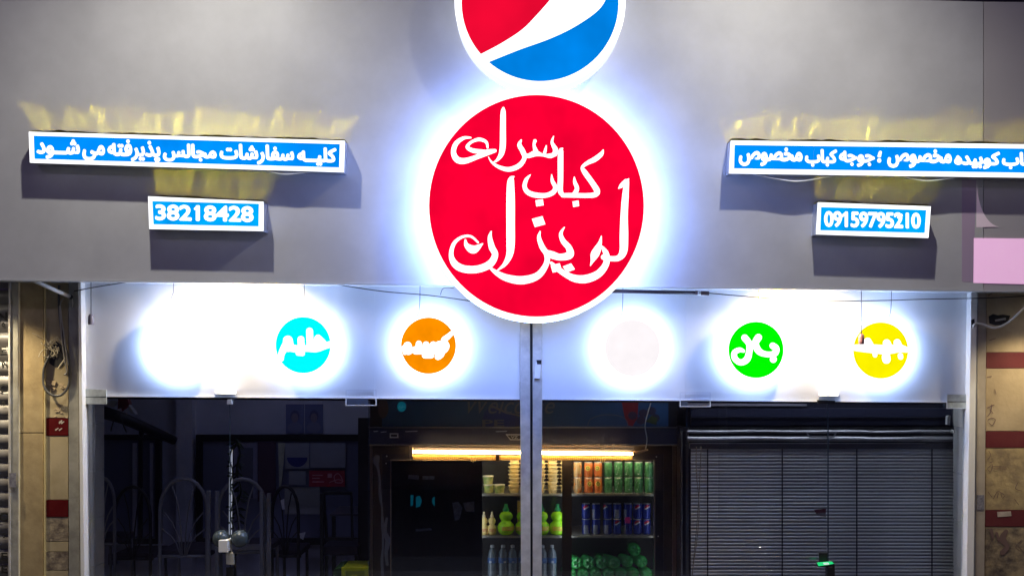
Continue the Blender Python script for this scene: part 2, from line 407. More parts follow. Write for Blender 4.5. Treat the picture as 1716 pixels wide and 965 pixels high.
# ------------------------------------------------------------------ box signs on the band
DF = YF - .12
M_blue = lit_face('lit_blue_acrylic', (.0, .265, .95), 1.08, .16, 5)
M_blue2 = lit_face('lit_cyan_blue_acrylic', (.0, .37, 1.0), 1.05, .2, 7)
M_side = M_gold
def wavy_top(name, TL, TR, parent):
    """gold sheet on top of the sign box: slightly buckled, so it throws uneven light up the wall"""
    a, b = W(*TL, DF), W(*TR, DF); nx, ny = int((b - a).length / .012), 8; V, Fc = [], []
    ph = [random.uniform(0, 6.28) for _ in range(6)]
    for j in range(ny + 1):
        for i in range(nx + 1):
            p = a.lerp(b, i / nx); y = DF + .002 + (YF - DF - .003) * j / ny; t = p.x
            k = 2.0 * (.0010 * math.sin(t * 31 + ph[0] + 1.2 * math.sin(t * 9)) + .0007 * math.sin(t * 55 + ph[1] + j * .35) + .0005 * math.sin(t * 83 + ph[2] - j * .3)
                 + .0016 * math.sin(t * 13 + ph[3])) * min(1, (i + .3) / 4, (nx - i + .3) / 4)
            k += .0006 * math.sin(j * .9 + t * 12 + ph[4])
            V.append((p.x, y, p.z + .010 + k))
    Fc = [(j * (nx + 1) + i, j * (nx + 1) + i + 1, (j + 1) * (nx + 1) + i + 1, (j + 1) * (nx + 1) + i) for j in range(ny) for i in range(nx)]
    return meshobj(name, V, Fc, M_gold, parent, smooth=True)
def box_sign(label, o4, i4, cuts, words, slope, face, off, spacing=1, group=None):
    base = W((o4[2][0] + o4[3][0]) / 2, (o4[2][1] + o4[3][1]) / 2, YF)
    t = thing('box_sign', label, 'sign', base, group)
    slab('casing', M_steel, o4, DF + .006, YF - .0005, t)
    frame('border', M_white, o4, i4, DF - .006, DF + .0055, t)
    wavy_top('top_sheet', o4[0], o4[1], t)
    tl, trr, br, bl = i4
    xs = [tl[0]] + cuts + [trr[0]]
    def lerp(p, q, x): k = (x - p[0]) / (q[0] - p[0]); return (x, p[1] + (q[1] - p[1]) * k)
    for k in range(len(xs) - 1):
        x0 = xs[k] + (.45 if k else 0); x1 = xs[k + 1] - (.45 if k < len(xs) - 2 else 0)
        slab('face_panel', face, [lerp(tl, trr, x0) if k else tl, lerp(tl, trr, x1) if x1 < trr[0] else trr, lerp(bl, br, x1) if x1 < br[0] else br, lerp(bl, br, x0) if k else bl],
             DF - .003, DF + .005, t)
    for fx, fy in [(333, 344), (1417.5, 356), (1511.5, 358.5)]:
        if words[0][0].isdigit() and abs(fx - words[0][1]) < 170: brush('digit_flag', [[(fx - 6, fy + 6, 4.2), (fx - 1, fy + 2.2, 4.6)]], lambda x, y: (x, y), DF - .0066, M_white, t)
    write(words, DF - .0065, M_white, t, off=0, slope=slope, spacing=spacing, fat=off)
    return t
box_sign('long blue light box with six-word white Persian line, left of the red disc',
         [(48, 221), (577.5, 236), (576, 288.5), (50, 272.5)], [(56, 227.5), (569.5, 241.5), (568.5, 281), (57.5, 266.5)], [192, 384],
         [(shape('شــود'), 61, 233, 134, 267), (shape('می'), 138, 243, 176, 270), (shape('پذیرفته'), 180, 234, 269, 273.5), (shape('مجالس'), 273, 241, 363, 272),
          (shape('سفارشات'), 368, 242, 493, 276), (shape('کلیــه'), 498, 247, 564, 278)], .026, M_blue, 1.55)
box_sign('short blue light box with an eight-digit number, under the left long box', [(248, 329), (441, 338), (441, 387), (250, 383.5)], [(255, 337), (434, 341.5), (433.5, 379.5), (257, 376)], [],
         [('38218428', 260, 344, 425, 371)], .02, M_blue2, 1.35, .97)
box_sign('long blue light box cut by the right photo edge, white Persian line',
         [(1225, 235.5), (1800, 243), (1800, 298.5), (1222, 290.5)], [(1231, 243), (1793, 250), (1793, 291), (1230, 282.5)], [1364, 1554, 1745],
         [(shape('مخصوص'), 1238, 247, 1345, 279), (shape('کباب'), 1349, 250, 1403, 280), (shape('جوجه'), 1406, 253, 1466, 280), ('؛', 1470, 253, 1478, 273),
          (shape('مخصوص'), 1487, 250, 1595, 282), (shape('کوبیده'), 1599, 254, 1676, 283.5), (shape('کباب'), 1679, 255, 1740, 284)], .012, M_blue, 1.55)
box_sign('short blue light box with an eleven-digit number, under the right long box', [(1371, 339), (1560, 346), (1556, 398.5), (1368, 392.5)], [(1376, 347), (1552.5, 352), (1550, 390.5), (1374.5, 386)], [],
         [('09159795210', 1381, 355, 1543, 382)], .02, M_blue2, 1.25, .95)

# ------------------------------------------------------------------ big round signs
def rim_glow(c, s, name): return glow(name, c, s)
M_rim = glow('lit_rim', (.97, .98, 1), 1.6)
M_halo = glow('edge_lit_side', (.24, .39, 1.0), 29)
M_red = lit_face('lit_red_acrylic', (1.0, .0, .036), .97, .13, 4)
M_letter = glow('lit_letter', (1, .99, 1), 1.8)
big = thing('round_sign', 'large glowing red disc with white Persian calligraphy in three lines', 'sign', W(899, 539, YF - .1))
YD = YF - .17
drum('light_box', M_rim, disc(899, 348.5, 187, 190.5, YD), YF - .02, big, M_halo)
drum('face_panel', M_red, disc(899, 345, 180, 185.5, YD - .004), YD - .0005, big)
tube_ring('rim', M_rim, disc(899, 348.5, 186.5, 190, YD - .001), .005, big)
drum('back_tray', M_steel, disc(899, 348.5, 150, 152, YF - .0195), YF - .0005, big)
m7 = lambda x, y: (740 + x / 3.112, 170 + y / 3.112)
def dia(x, y, a, b, rot=.6):
    return [(x + a / 2 * math.cos(t + rot) * (1.15 if k % 2 else 1), y + b / 2 * math.sin(t + rot)) for k, t in enumerate([0, math.pi / 2, math.pi, 3 * math.pi / 2])]
line1 = [[(322, 36, 12), (321, 60, 26), (320, 150, 30), (319, 230, 31), (311, 275, 26), (290, 306, 14), (266, 322, 4)],
         [(415, 203, 8), (406, 228, 22), (424, 262, 26), (432, 296, 22), (405, 335, 25), (352, 355, 24), (300, 343, 18), (262, 318, 10), (244, 290, 3)],
         [(602, 268, 16), (570, 284, 24), (530, 281, 14), (490, 272, 30), (450, 285, 22), (425, 272, 22)],
         [(584, 183, 5), (576, 215, 15), (594, 252, 26), (590, 275, 26)], [(546, 232, 6), (541, 255, 14), (535, 278, 16)], [(487, 207, 18), (482, 228, 14), (492, 264, 26)],
         [(152, 190, 8), (115, 192, 17), (76, 220, 24), (62, 265, 26), (80, 303, 32), (120, 311, 30), (180, 292, 24), (235, 268, 30), (278, 258, 18)],
         [(240, 242, 10), (232, 212, 15), (195, 199, 18), (155, 213, 14), (134, 238, 18), (160, 256, 22), (205, 263, 24), (245, 266, 22)]]
line2 = [[(843, 254, 6), (832, 276, 22), (800, 302, 26), (760, 322, 20), (734, 345, 16), (748, 372, 26), (788, 428, 28), (811, 468, 30), (798, 487, 27), (755, 491, 24), (690, 490, 24), (632, 490, 22)],
         [(692, 395, 5), (695, 422, 18), (706, 455, 22), (692, 486, 24)], [(630, 246, 8), (621, 270, 27), (620, 400, 28), (619, 465, 27), (632, 489, 20)], dia(700, 534, 42, 42),
         [(462, 384, 6), (441, 410, 19), (433, 445, 22), (450, 474, 25), (490, 489, 27), (545, 490, 24), (582, 474, 25), (593, 448, 22), (578, 416, 18), (574, 383, 5)], dia(511, 529, 52, 46)]
line3 = [[(976, 404, 5), (966, 425, 24), (958, 500, 34), (952, 600, 38), (951, 700, 44), (948, 780, 40), (925, 815, 30), (885, 820, 26), (845, 812, 28)],
         [(922, 455, 3), (938, 440, 22), (962, 418, 26)],
         [(833, 703, 5), (826, 738, 20), (812, 772, 38), (798, 800, 42), (786, 832, 18), (776, 856, 4)],
         [(838, 760, 14), (858, 795, 30), (858, 846, 32), (820, 897, 38), (760, 924, 42), (700, 924, 38), (650, 903, 30), (605, 872, 26), (572, 842, 14)],
         [(640, 657, 6), (622, 690, 18), (634, 728, 27), (664, 764, 32), (668, 800, 40), (620, 812, 34), (575, 800, 38), (545, 788, 30)],
         dia(598, 868, 66, 56, .5), dia(664, 868, 66, 50, .3),
         [(514, 678, 6), (508, 710, 20), (524, 758, 28), (549, 800, 28), (545, 850, 28), (500, 909, 36), (420, 932, 42), (340, 920, 36), (284, 892, 24), (245, 860, 6)],
         dia(506, 627, 78, 64, .45),
         [(377, 392, 6), (361, 416, 34), (360, 520, 44), (360, 640, 44), (360, 740, 43), (354, 800, 34), (328, 850, 20), (285, 885, 3)],
         [(259, 678, 6), (252, 710, 22), (262, 760, 32), (279, 800, 32), (252, 848, 38), (190, 874, 38), (120, 874, 38), (72, 850, 36), (50, 802, 24), (64, 742, 19), (105, 708, 14), (152, 704, 12), (190, 735, 10)],
         [(124, 722, 8), (132, 752, 26), (168, 772, 42), (214, 742, 6)]]
for ln in (line1, line2, line3): brush('lettering', ln, m7, YD - .0048, M_letter, big)

cola = thing('round_sign', 'red, white and blue disc cut by the top photo edge', 'sign', W(905, 150, YF - .1))
drum('light_box', M_rim, disc(905, 4, 143, 144, YD), YF - .002, cola, glow('faint_lit_side', (.75, .82, 1), 1.3))
cx0, cy0, cr0 = 905, 5, 131.5
def arc_pts(a0, a1, n=30):
    return [(cx0 + cr0 * math.cos(R(a0 + (a1 - a0) * k / n)), cy0 + cr0 * math.sin(R(a0 + (a1 - a0) * k / n))) for k in range(n + 1)]
# the upper field is bounded by the wave from lower left to upper right, the lower field by a second wave
a_l = math.degrees(math.atan2(90 - cy0, 806 - cx0)); a_l2 = math.degrees(math.atan2(104 - cy0, 820 - cx0))
wave1 = cr([(806, 91), (840, 73), (875, 50), (900, 25), (922, 0), (950, -34), (1000, -62), (1028, -40)], 6)
upper = wave1[:-1] + arc_pts(-20, a_l - 360, 40)
M_cr = lit_face('lit_logo_red', (.90, .003, .035), .95, .1, 3); M_cb = lit_face('lit_logo_blue', (.0, .23, .80), 1, .14, 4)
def flatpoly(name, pts, Y, m, parent):
    f = [W(x, y, Y) for x, y in pts]; b = [v + Vector((0, .003, 0)) for v in f]; n = len(f)
    bm = bmesh.new(); vs = [bm.verts.new(v - wloc(parent)) for v in f]; bf = bm.faces.new(vs)
    bmesh.ops.triangulate(bm, faces=[bf]); me = bpy.data.meshes.new(name); bm.to_mesh(me); bm.free(); me.materials.append(m)
    return link(name, me, parent)
flatpoly('red_field', upper, YD - .003, M_cr, cola)
wave2 = cr([(820, 104), (870, 84), (920, 66), (962, 46), (1000, 20), (1016, -2), (1026, -30), (1020, -52)], 6)
ae = math.degrees(math.atan2(-52 - cy0, 1020 - cx0))
flatpoly('blue_field', wave2 + arc_pts(ae, a_l2, 40), YD - .003, M_cb, cola)
tube_ring('rim', M_rim, disc(905, 4, 142, 143, YD - .001), .005, cola)

# ------------------------------------------------------------------ six small disc signs on the white panels
def small_disc(cx, cy, face, label, strokes, mp, halo, colour_r=46, ry=47):
    t = thing('disc_sign', label, 'sign', W(cx, cy + 56, 0), 'round menu discs over the doors')
    Yd = -.075
    drum('light_box', glow('small_lit_rim', (.97, .985, 1), 2.2), disc(cx, cy + 1, 55, 55.5, Yd, 64), -.012, t, halo)
    drum('face_panel', face, disc(cx, cy, colour_r, ry, Yd - .004, 64), Yd - .0005, t)
    drum('back_plate', M_steel, disc(cx, cy, 40, 40, -.0115, 48), -.0005, t)
    if strokes: brush('lettering', strokes, mp, Yd - .0045, M_letter, t, .0002)
    return t
M_h2 = glow('small_side_blue_white', (.44, .60, 1.0), 17)
M_c = [glow('lit_cyan', (.0, .98, 1), 1.0), lit_face('lit_orange', (1, .285, .0), 1.0, .12, 9), glow('lit_green', (.0, .96, .0), 1.0), lit_face('lit_yellow', (1, .90, .0), 1.0, .06, 6),
       glow('lit_plain_white', (1, 1, 1), 1.6), lit_face('lit_pale_pink', (1, .945, .97), 1.0, .03, 8)]
m5 = lambda x, y: (380 + x / 3.3, 440 + y / 3.3)
m6 = lambda x, y: (860 + x / 3.178, 440 + y / 3.178)
m77 = lambda x, y: (1300 + x / 1.839, 440 + y / 1.839)
small_disc(297, 577, M_c[4], 'blown-out plain white disc, leftmost of the six over the doors', None, None, M_h2)
small_disc(508, 578, M_c[0], 'cyan disc with white Persian word, beside the blown-out white one',
           [[(568, 452, 36), (540, 462, 34), (495, 474, 40), (440, 474, 36), (400, 478, 40), (345, 470, 40)], [(505, 418, 40), (530, 440, 36), (545, 455, 30)], [(500, 420, 34), (490, 460, 34)],
            [(458, 378, 38), (460, 430, 38), (462, 470, 40)], [(410, 424, 38), (412, 470, 38)], [(395, 500, 28), (418, 502, 28)],
            [(338, 430, 54), (340, 462, 62)], [(325, 460, 44), (304, 500, 36), (300, 532, 30)]], m5, M_h2)
small_disc(718, 579, M_c[1], 'orange disc with white Persian word, nearest left of the posts',
           [[(1246, 388, 24), (1222, 410, 30), (1200, 430, 32), (1215, 460, 34), (1190, 484, 44), (1120, 482, 46), (1045, 484, 46)], [(1175, 452, 40), (1185, 500, 40), (1168, 520, 36)],
            [(1142, 454, 38), (1142, 480, 38)], [(1102, 454, 38), (1102, 480, 38)], [(1062, 448, 34), (1060, 480, 34)], [(1096, 512, 34), (1130, 512, 34)],
            [(1000, 460, 46), (1004, 484, 52)], [(978, 470, 26), (985, 500, 20)]], m5, M_h2)
small_disc(1060, 583, M_c[5], 'pale pinkish disc without writing, nearest right of the posts', None, None, M_h2)
small_disc(1267, 586, M_c[2], 'green disc with curly white Persian word',
           [[(1382, 442, 34), (1400, 458, 36), (1392, 484, 32), (1345, 487, 30), (1308, 470, 36), (1290, 430, 36), (1306, 398, 38)], [(1385, 515, 36), (1386, 514, 36)],
            [(1233, 400, 36), (1258, 435, 34), (1256, 480, 34), (1244, 515, 36), (1212, 531, 32), (1182, 512, 32), (1178, 480, 30), (1205, 464, 26), (1226, 470, 18)]], m6, M_h2)
small_disc(1476, 587, M_c[3], 'yellow disc with white Persian word, rightmost of the six',
           [[(246, 262, 20), (285, 264, 26), (340, 268, 28), (380, 264, 24), (402, 268, 18)], [(283, 243, 24), (290, 262, 30)], [(342, 248, 24), (346, 262, 28)], [(374, 246, 22), (380, 262, 24)],
            [(340, 290, 26), (341, 298, 26)], [(384, 286, 16), (385, 291, 16)], [(305, 282, 14), (306, 285, 14)]], m77, M_h2)

# ------------------------------------------------------------------ recessed lamps in the soffit, shining on the white panels
for (px, lab) in ((372, 'soffit lamp glaring over the left white panel'), (1362, 'soffit lamp glaring over the right white panel')):
    p = W(px, fb(px) - 1, YF + .05); y = -.24; base = Vector((p.x, y, p.z))
    t = thing('soffit_lamp', lab, 'lamp', base, 'recessed lamps under the band')
    v, f = lathe([(.05, -.012), (.062, -.012), (.064, -.001), (.05, -.001)], 24)
    meshobj('bezel', [Vector(q) + base for q in v], f[:-2] , M_steel, t, True)
    v, f = lathe([(.048, -.006), (.048, -.0015)], 24)
    meshobj('lens', [Vector(q) + base for q in v], f, glow('warm_lamp_lens', (1, .90, .70), 25), t)
    spot('soffit_beam', base + Vector((0, 0, -.02)), base + Vector((-.05 if px < 800 else .0, .17, -.42)), 44, (1, .80, .52), 172, .6, .03)

for px, lab in ((452, 'small amber lamp under the band near the left soffit lamp'), (1316, 'small amber lamp under the band near the right soffit lamp')):  # added lamps that tint the panel for its yellow fringe
    p = W(px, fb(px) - 1, YF + .05); base = Vector((p.x, -.10, p.z))
    t = thing('amber_lamp', lab, 'lamp', base, 'amber lamps under the band')
    v, f = lathe([(.014, -.012), (.018, -.008), (.018, -.0015)], 16)
    meshobj('bulb', [Vector(q) + base for q in v], f, glow('amber_bulb', (1, .62, .08), 12), t)
    spot('amber_beam', base + Vector((0, 0, -.02)), base + Vector((0, .1, -.12)), 12, (1, .66, .03), 150, .8, .015)
for px, lab, X in ((-75, 'soffit lamp over the shutter beyond the left photo edge', 17), (1795, 'soffit lamp over the right pillar beyond the right photo edge', 11)):
    p = W(px, fb(px) - 1, YF + .05); base = Vector((p.x, -.29, p.z))
    t = thing('soffit_lamp', lab, 'lamp', base, 'recessed lamps under the band')
    v, f = lathe([(.048, -.006), (.048, -.0015)], 24)
    meshobj('lens', [Vector(q) + base for q in v], f, MATS['warm_lamp_lens'], t)
    v, f = lathe([(.05, -.012), (.062, -.012), (.064, -.001), (.05, -.001)], 24)
    meshobj('bezel', [Vector(q) + base for q in v], f[:-2], M_steel, t, True)
    spot('soffit_beam', base + Vector((0, 0, -.02)), base + Vector((.75 if px < 0 else -.75, .29, -2.6 if px < 0 else -1.9)), X * 5.5, (1, .82, .52), 92 if px < 0 else 78, 1, .03)

# flood lamps on arms above the band (they throw the sign shadows)
for (px, ax, ay), lab in zip(FLOODS, ('flood lamp on an arm above the left box signs', 'flood lamp on an arm above the right box signs')):
    p = flood_pos(px); t = thing('flood_lamp', lab, 'lamp', p, 'flood lamps over the band')
    box('housing', M_black, (p.x - .12, p.y - .06, p.z + .02), (p.x + .12, p.y + .06, p.z + .1), t, .008)
    box('lens', glow('flood_lens', (1, .95, .85), 6), (p.x - .1, p.y - .045, p.z + .012), (p.x + .1, p.y + .045, p.z + .019), t)
    tube('arm', M_steel, [(p.x, p.y, p.z + .1), (p.x, p.y + .2, p.z + .16), (p.x, .02, p.z + .16)], .014, t)

# ------------------------------------------------------------------ left pillar, shutter, right pillar
M_stone = mat('tan_stone', (.46, .36, .20), .55, c2=(.34, .26, .14), nscale=9, bump=.12, bscale=90)
M_cream = mat('cream_tile', (.50, .42, .27), .4, c2=(.40, .33, .20), nscale=5, bump=.08)
M_stain = mat('stained_tile', (.42, .35, .24), .7, c2=(.13, .10, .08), nscale=16, bump=.5, bscale=40)
M_redt = mat('dark_red_tile', (.11, .012, .013), .18, c2=(.10, .008, .010), nscale=12, bump=.1)
M_grout = mat('grout', (.30, .25, .17), .9, noise=.3)
pl = thing('pillar', 'narrow pillar of tan stone and cream and red tiles at the left', 'pillar', W(75, 1200, 0))
slab('core', M_grout, rc(31, 455, 131, 1190), .03, .3, pl)
slab('stone_slab', M_stone, rc(32.5, 458, 72.5, 724.5), .005, .029, pl, .002)
slab('stone_slab', M_stone, rc(32.5, 726, 72.5, 1190), .005, .029, pl, .002)
slab('corner_bead', mat('pale_yellow_bead', (.80, .68, .36), .3, .2), rc(73.5, 458, 75.6, 1190), -.012, .029, pl)
slab('corner_bead', mat('white_bead', (.85, .80, .62), .3), rc(30.2, 458, 31.8, 1190), -.012, .029, pl)
def split(name, m, x0, x1, ys, Y, par):
    for k in range(len(ys) - 1): slab(name, m[k], [(x0, ys[k] + .5), (x1, ys[k] + .5), (x1, ys[k + 1] - .5), (x0, ys[k + 1] - .5)], Y - (.003 if m[k] is M_redt else 0), .029, par, .0015)
split('tile', [M_cream, M_cream, M_redt, M_cream, M_redt, M_stain, M_cream, M_stain, M_cream, M_stain], 77, 114, [458, 600, 700, 730, 837, 866, 907, 924, 955, 1040, 1190], .004, pl)
slab('trim_board', M_alu_dirty, [(115, 458), (130.4, 458), (135, 1190), (115.5, 1190)], -.02, .029, pl)
# broken hole with frayed wires
V = [W(82 + 15 * math.cos(t) * random.uniform(.85, 1.2) + 14, 596 + 22 * math.sin(t) * random.uniform(.85, 1.15), .0005) for t in [k * .42 for k in range(15)]]
meshobj('broken_hole', V + [v + Vector((0, .002, 0)) for v in V], [tuple(range(15)), tuple(range(15, 30))[::-1]] + [(k, (k + 1) % 15, 15 + (k + 1) % 15, 15 + k) for k in range(15)], M_dark, pl)
for k in range(9):
    x, y = 84 + random.uniform(-3, 22), 628 + random.uniform(0, 24)
    q = [(x + random.uniform(-6, 6), y + random.uniform(-4, 4)) for _ in range(3)]
    slab('plaster_chip', mat('plaster', (.62, .50, .33), .9), [q[0], (q[0][0] + 6, q[0][1] + 2), (q[0][0] + 5, q[0][1] + 5), (q[0][0] - 1, q[0][1] + 3)], -.0035, .003, pl)
for k in range(12):
    x, y = 90 + random.uniform(0, 24), 682 + random.uniform(0, 16)
    slab('plaster_chip', MATS['plaster'], [(x, y), (x + 3, y + .6), (x + 2.5, y + 2.5), (x - .5, y + 2)], -.001, .0035, pl)
for k in range(5):
    x, y = 92 + random.uniform(0, 12), 706 + random.uniform(0, 14)
    slab('scratch', mat('white_scratch', (.6, .55, .48), .7), [(x, y), (x + 5, y - 3), (x + 6, y - 2), (x + 1, y + 2)], -.0005, .0008, pl)
wires = thing('wire_tangle', 'tangle of frayed pale wires poking out of the hole in the left pillar', 'wires', W(85, 600, -.02))
M_w2 = mat('bare_wire', (.60, .54, .40), .6)
for k in range(22):
    p = [88 + random.uniform(-4, 10), 578 + random.uniform(-6, 8), -.005]; pts = [tuple(p)]
    bx = random.choice([-1, -1, -.3, .4])
    for j in range(4):
        p = [p[0] + bx * random.uniform(1, 9) + random.uniform(-5, 5), p[1] + random.uniform(-8, 8) + (3 if k % 5 == 0 else 0), p[2] - random.uniform(-.006, .012)]; pts.append(tuple(p))
    tube('wire', M_w2, [W(*q) for q in cr(pts, 4)], .0016 if k % 3 else .003, wires, 5)
cable('looped_cable', mat('grey_cable', (.10, .10, .10), .35), [(99, 478, -.02), (99, 515, -.02), (104, 560, -.03), (114, 600, -.03), (116, 640, -.03), (105, 660, -.03), (88, 662, -.03), (74, 648, -.03), (73, 620, -.02), (83, 596, -.01)], .0085,
      'thick dark cable hanging in a loop on the left pillar', 'cable')
cable('thin_cable', mat('pale_cable', (.42, .40, .36), .4), [(100, 512, -.03), (103, 560, -.035), (108, 600, -.04), (112, 622, -.04), (108, 628, -.04)], .005, 'pale thin cable running down beside the thick looped one', 'cable')
cable('thin_cable', MATS['pale_cable'], [(107, 500, -.03), (101, 512, -.035), (107, 560, -.045), (114, 612, -.045)], .004, 'second pale cable, the one nearest the white jamb on the left pillar', 'cable')
cable('cord', M_w2, [(110, 600, -.02), (100, 614, -.02), (98, 618, -.02)], .006, 'short white wire stub below the hole in the left pillar', 'wires')
tb = thing('tube_batten', 'slanted white tube end under the left end of the band', 'lamp', W(120, 497, -.02))
tube('tube', mat('white_tube', (.85, .83, .78), .3), [W(44, 465, -.25), W(117, 497, -.03)], .013, tb, 12)
tube('end_cap', M_black, [W(116, 496.5, -.03), W(121, 499, -.02)], .015, tb, 10)
tube('wire', M_wcable, [W(121, 500, -.02), W(122, 508, -.02), W(121, 515, -.02)], .003, tb, 6)

sh = thing('roller_shutter', 'grey roller shutter with printed letters, at the left photo edge', 'shutter', W(-60, 1200, .02))
M_slat = mat('shutter_slat', (.20, .195, .20), .45, .2, noise=.15, nscale=6)
y = 460
while y < 1000:
    prof = []
    z0, z1 = W(0, y, .02).z, W(0, y + 23.6, .02).z
    xa, xb = W(-200, y, .02).x, W(13.5, y, .02).x
    pts = [(z0 + (z1 - z0) * t, .05 - .022 * math.sin(math.pi * min(1, t * 1.06))) for t in (0, .12, .3, .5, .7, .88, 1)]
    v = [(xa, yy, z) for z, yy in pts] + [(xb, yy, z) for z, yy in pts]; n = len(pts)
    meshobj('slat', v + [(xa, .06, z0), (xa, .06, z1), (xb, .06, z0), (xb, .06, z1)],
            [(k, k + 1, n + k + 1, n + k) for k in range(n - 1)], M_slat, sh, True)
    y += 24.3
slab('guide_rail', M_alu_dirty, rc(14, 458, 30, 1190), -.02, .05, sh)
slab('guide_edge', M_alu, rc(14, 458, 16.5, 1190), -.035, -.0205, sh)
slab('sticker', mat('grey_sticker', (.28, .28, .33), .6, c2=(.12, .12, .16), nscale=60), rc(15.5, 792, 27, 816), -.037, -.0355, sh)
M_ink = mat('black_ink', (.02, .02, .02), .7)
for s, x0, y0, x1, y1 in [('E', -1, 580, 11, 593), ('N', 6, 603, 20, 615), ('N', -4, 523, 12, 537), ('NIC', -26, 643, 13, 657), ('NIC', -26, 858, 13, 873), ('ICE', -20, 925, 12.5, 939), ('ICE', -20, 946, 12.5, 960), ('o', 3, 672, 8, 680), ('o', 4, 893, 9, 901), ('o', 3, 540, 8, 548)]:
    if s == 'N' and x0 == 6: x0, x1 = 3, 13
    write([(s, x0, y0, x1, y1)], .024, M_ink, sh, off=.03)

M_rstone = mat('right_cream_stone', (.50, .40, .26), .55, c2=(.38, .30, .19), nscale=4, bump=.15, bscale=50)
M_rred = mat('faded_red_stone', (.14, .032, .034), .45, c2=(.12, .020, .026), nscale=9, bump=.1)
M_rst = mat('scuffed_stone', (.52, .40, .20), .6, c2=(.24, .18, .11), nscale=7, bump=.4, bscale=30)
M_rdirt = mat('flaking_stone', (.40, .31, .18), .75, c2=(.09, .07, .06), nscale=9, bump=.7, bscale=25)
pr = thing('pillar', 'wide right pillar of cream stone with dark red bands and scribbles', 'pillar', W(1700, 1200, 0))
slab('core', M_grout, rc(1630, 470, 1990, 1190), .04, .3, pr)
slab('trim_board', mat('right_trim_stone', (.42, .37, .31), .5, noise=.15, nscale=9), [(1639.5, 470), (1653.3, 470), (1648, 1190), (1632.5, 1190)], -.015, .039, pr)
ys = [470, 590, 617, 722, 750, 854, 882, 1010, 1190]; ms = [M_rstone, M_rred, M_rstone, M_rred, M_rst, M_rred, M_rdirt, M_rred]
for k in range(8):
    x0a, x0b = 1654 - (ys[k] - 470) * .0075, 1654 - (ys[k + 1] - 470) * .0075
    slab('stone_block', ms[k], [(x0a, ys[k] + .4), (1990, ys[k] + .4), (1990, ys[k + 1] - .4), (x0b, ys[k + 1] - .4)], .01 - (.002 if k % 2 else 0), .039, pr, .001)
V = [(1657, 530), (1664, 526), (1672, 528), (1681, 527), (1693, 529), (1690, 537), (1683, 545), (1668, 545), (1658, 542)]
slab_pts = [W(x, y, .0085) for x, y in V]; n = len(V)
meshobj('broken_hole', slab_pts + [v + Vector((0, .002, 0)) for v in slab_pts], [tuple(range(n)), tuple(range(n, 2 * n))[::-1]] + [(k, (k + 1) % n, n + (k + 1) % n, n + k) for k in range(n)], M_dark, pr)
tube('wire_end', M_steel, [W(1668, 537, .004), W(1685, 534, .002)], .007, pr)
slab('notice', MATS['grey_sticker'], rc(1637, 829, 1649, 854), -.018, -.0155, pr)
slab('paper_scrap', mat('paper_scrap', (.55, .47, .40), .8, noise=.3, nscale=30), [(1671, 857), (1694, 856), (1695, 864), (1672, 866)], .006, .0075, pr)
M_scr = mat('brown_marker', (.16, .10, .09), .8)
ident = lambda x, y: (x, y)
def scribble(pts, wd=1.3): brush('scribble', [[(x, y, wd) for x, y in p] for p in pts], ident, .0068, M_scr, pr, 0.0001)
scribble([[(1655, 683), (1661, 680), (1666, 678)], [(1662, 678), (1660, 690), (1655, 697)], [(1659, 686), (1664, 692)], [(1656, 703), (1661, 700), (1668, 703), (1663, 712), (1657, 708)]])
scribble([[(1657, 755), (1660, 762), (1655, 770)], [(1658, 775), (1664, 773)], [(1655, 784), (1663, 778), (1660, 790), (1655, 786)], [(1664, 781), (1686, 782)], [(1666, 785), (1687, 785)]], 1)
scribble([[(1665, 835), (1672, 823), (1682, 828)], [(1673, 826), (1671, 834)], [(1677, 826), (1680, 834), (1684, 830)], [(1656, 824), (1662, 832)], [(1706, 808), (1702, 818), (1712, 822)], [(1700, 836), (1707, 845)]], 1)
scribble([[(1712, 905), (1702, 915), (1708, 922)], [(1706, 914), (1716, 926)], [(1657, 885), (1662, 902), (1656, 915)], [(1667, 652), (1669, 660)], [(1654, 632), (1662, 630)], [(1658, 570), (1668, 567)], [(1656, 495), (1668, 488)]], 1)
brush('scribble', [[(1686, 890, 7), (1680, 902, 11), (1688, 915, 8), (1680, 925, 9)], [(1661, 888, 6), (1664, 900, 4)], [(1670, 893, 5), (1674, 905, 4)]], ident, .0065, M_scr, pr, .0001)
cable('white_cable', M_wcable, [(1630, 552, -.06), (1633, 543, -.08), (1645, 543, -.07), (1668, 549, -.08), (1690, 540, -.1), (1712, 520, -.12), (1745, 490, -.14)], .0075, 'white cable sagging across the right pillar from the jamb', 'cable')
slab('cable_hole', M_dark, [(1627.5, 536), (1633, 534), (1634, 547), (1628, 549)], -.0735, -.071, shop)

# ------------------------------------------------------------------ cables and hangers in front of the white panels
cable('black_cable', M_cable, [(124, 488, -.06), (160, 481, -.1), (230, 470, -.2)], .0038, 'black cable rising to the band from the left jamb', 'cable')
cable('black_cable', M_cable, [(560, 476, -.22), (640, 488, -.2), (720, 495, -.19), (800, 506, -.18), (850, 515, -.17)], .0034, 'dark cable sagging behind the red disc from the left', 'cable')
cable('black_cable', M_cable, [(1186, 491, -.15), (1280, 499, -.15), (1370, 504, -.15), (1450, 504, -.15), (1560, 501, -.14), (1660, 499, -.13), (1780, 492, -.12)], .0036, 'long black cable stretched across the right panels to the right edge', 'cable')
tb = thing('tube_batten', 'dark unlit tube batten under the band right of the red disc', 'lamp', W(1110, 492, -.15))
tube('tube', mat('dark_tube', (.05, .035, .06), .25), [W(985, 487, -.16), W(1165, 490.5, -.15)], .0125, tb, 12)
tube('end_cap', mat('brown_cap', (.10, .05, .06), .5), [W(1165, 490.5, -.15), W(1188, 491.5, -.15)], .0145, tb, 10)
tube('band', M_steel, [W(1169, 490.6, -.15), W(1174, 490.8, -.15)], .0152, tb, 10)
M_thin = mat('thin_wire', (.10, .10, .13), .5)
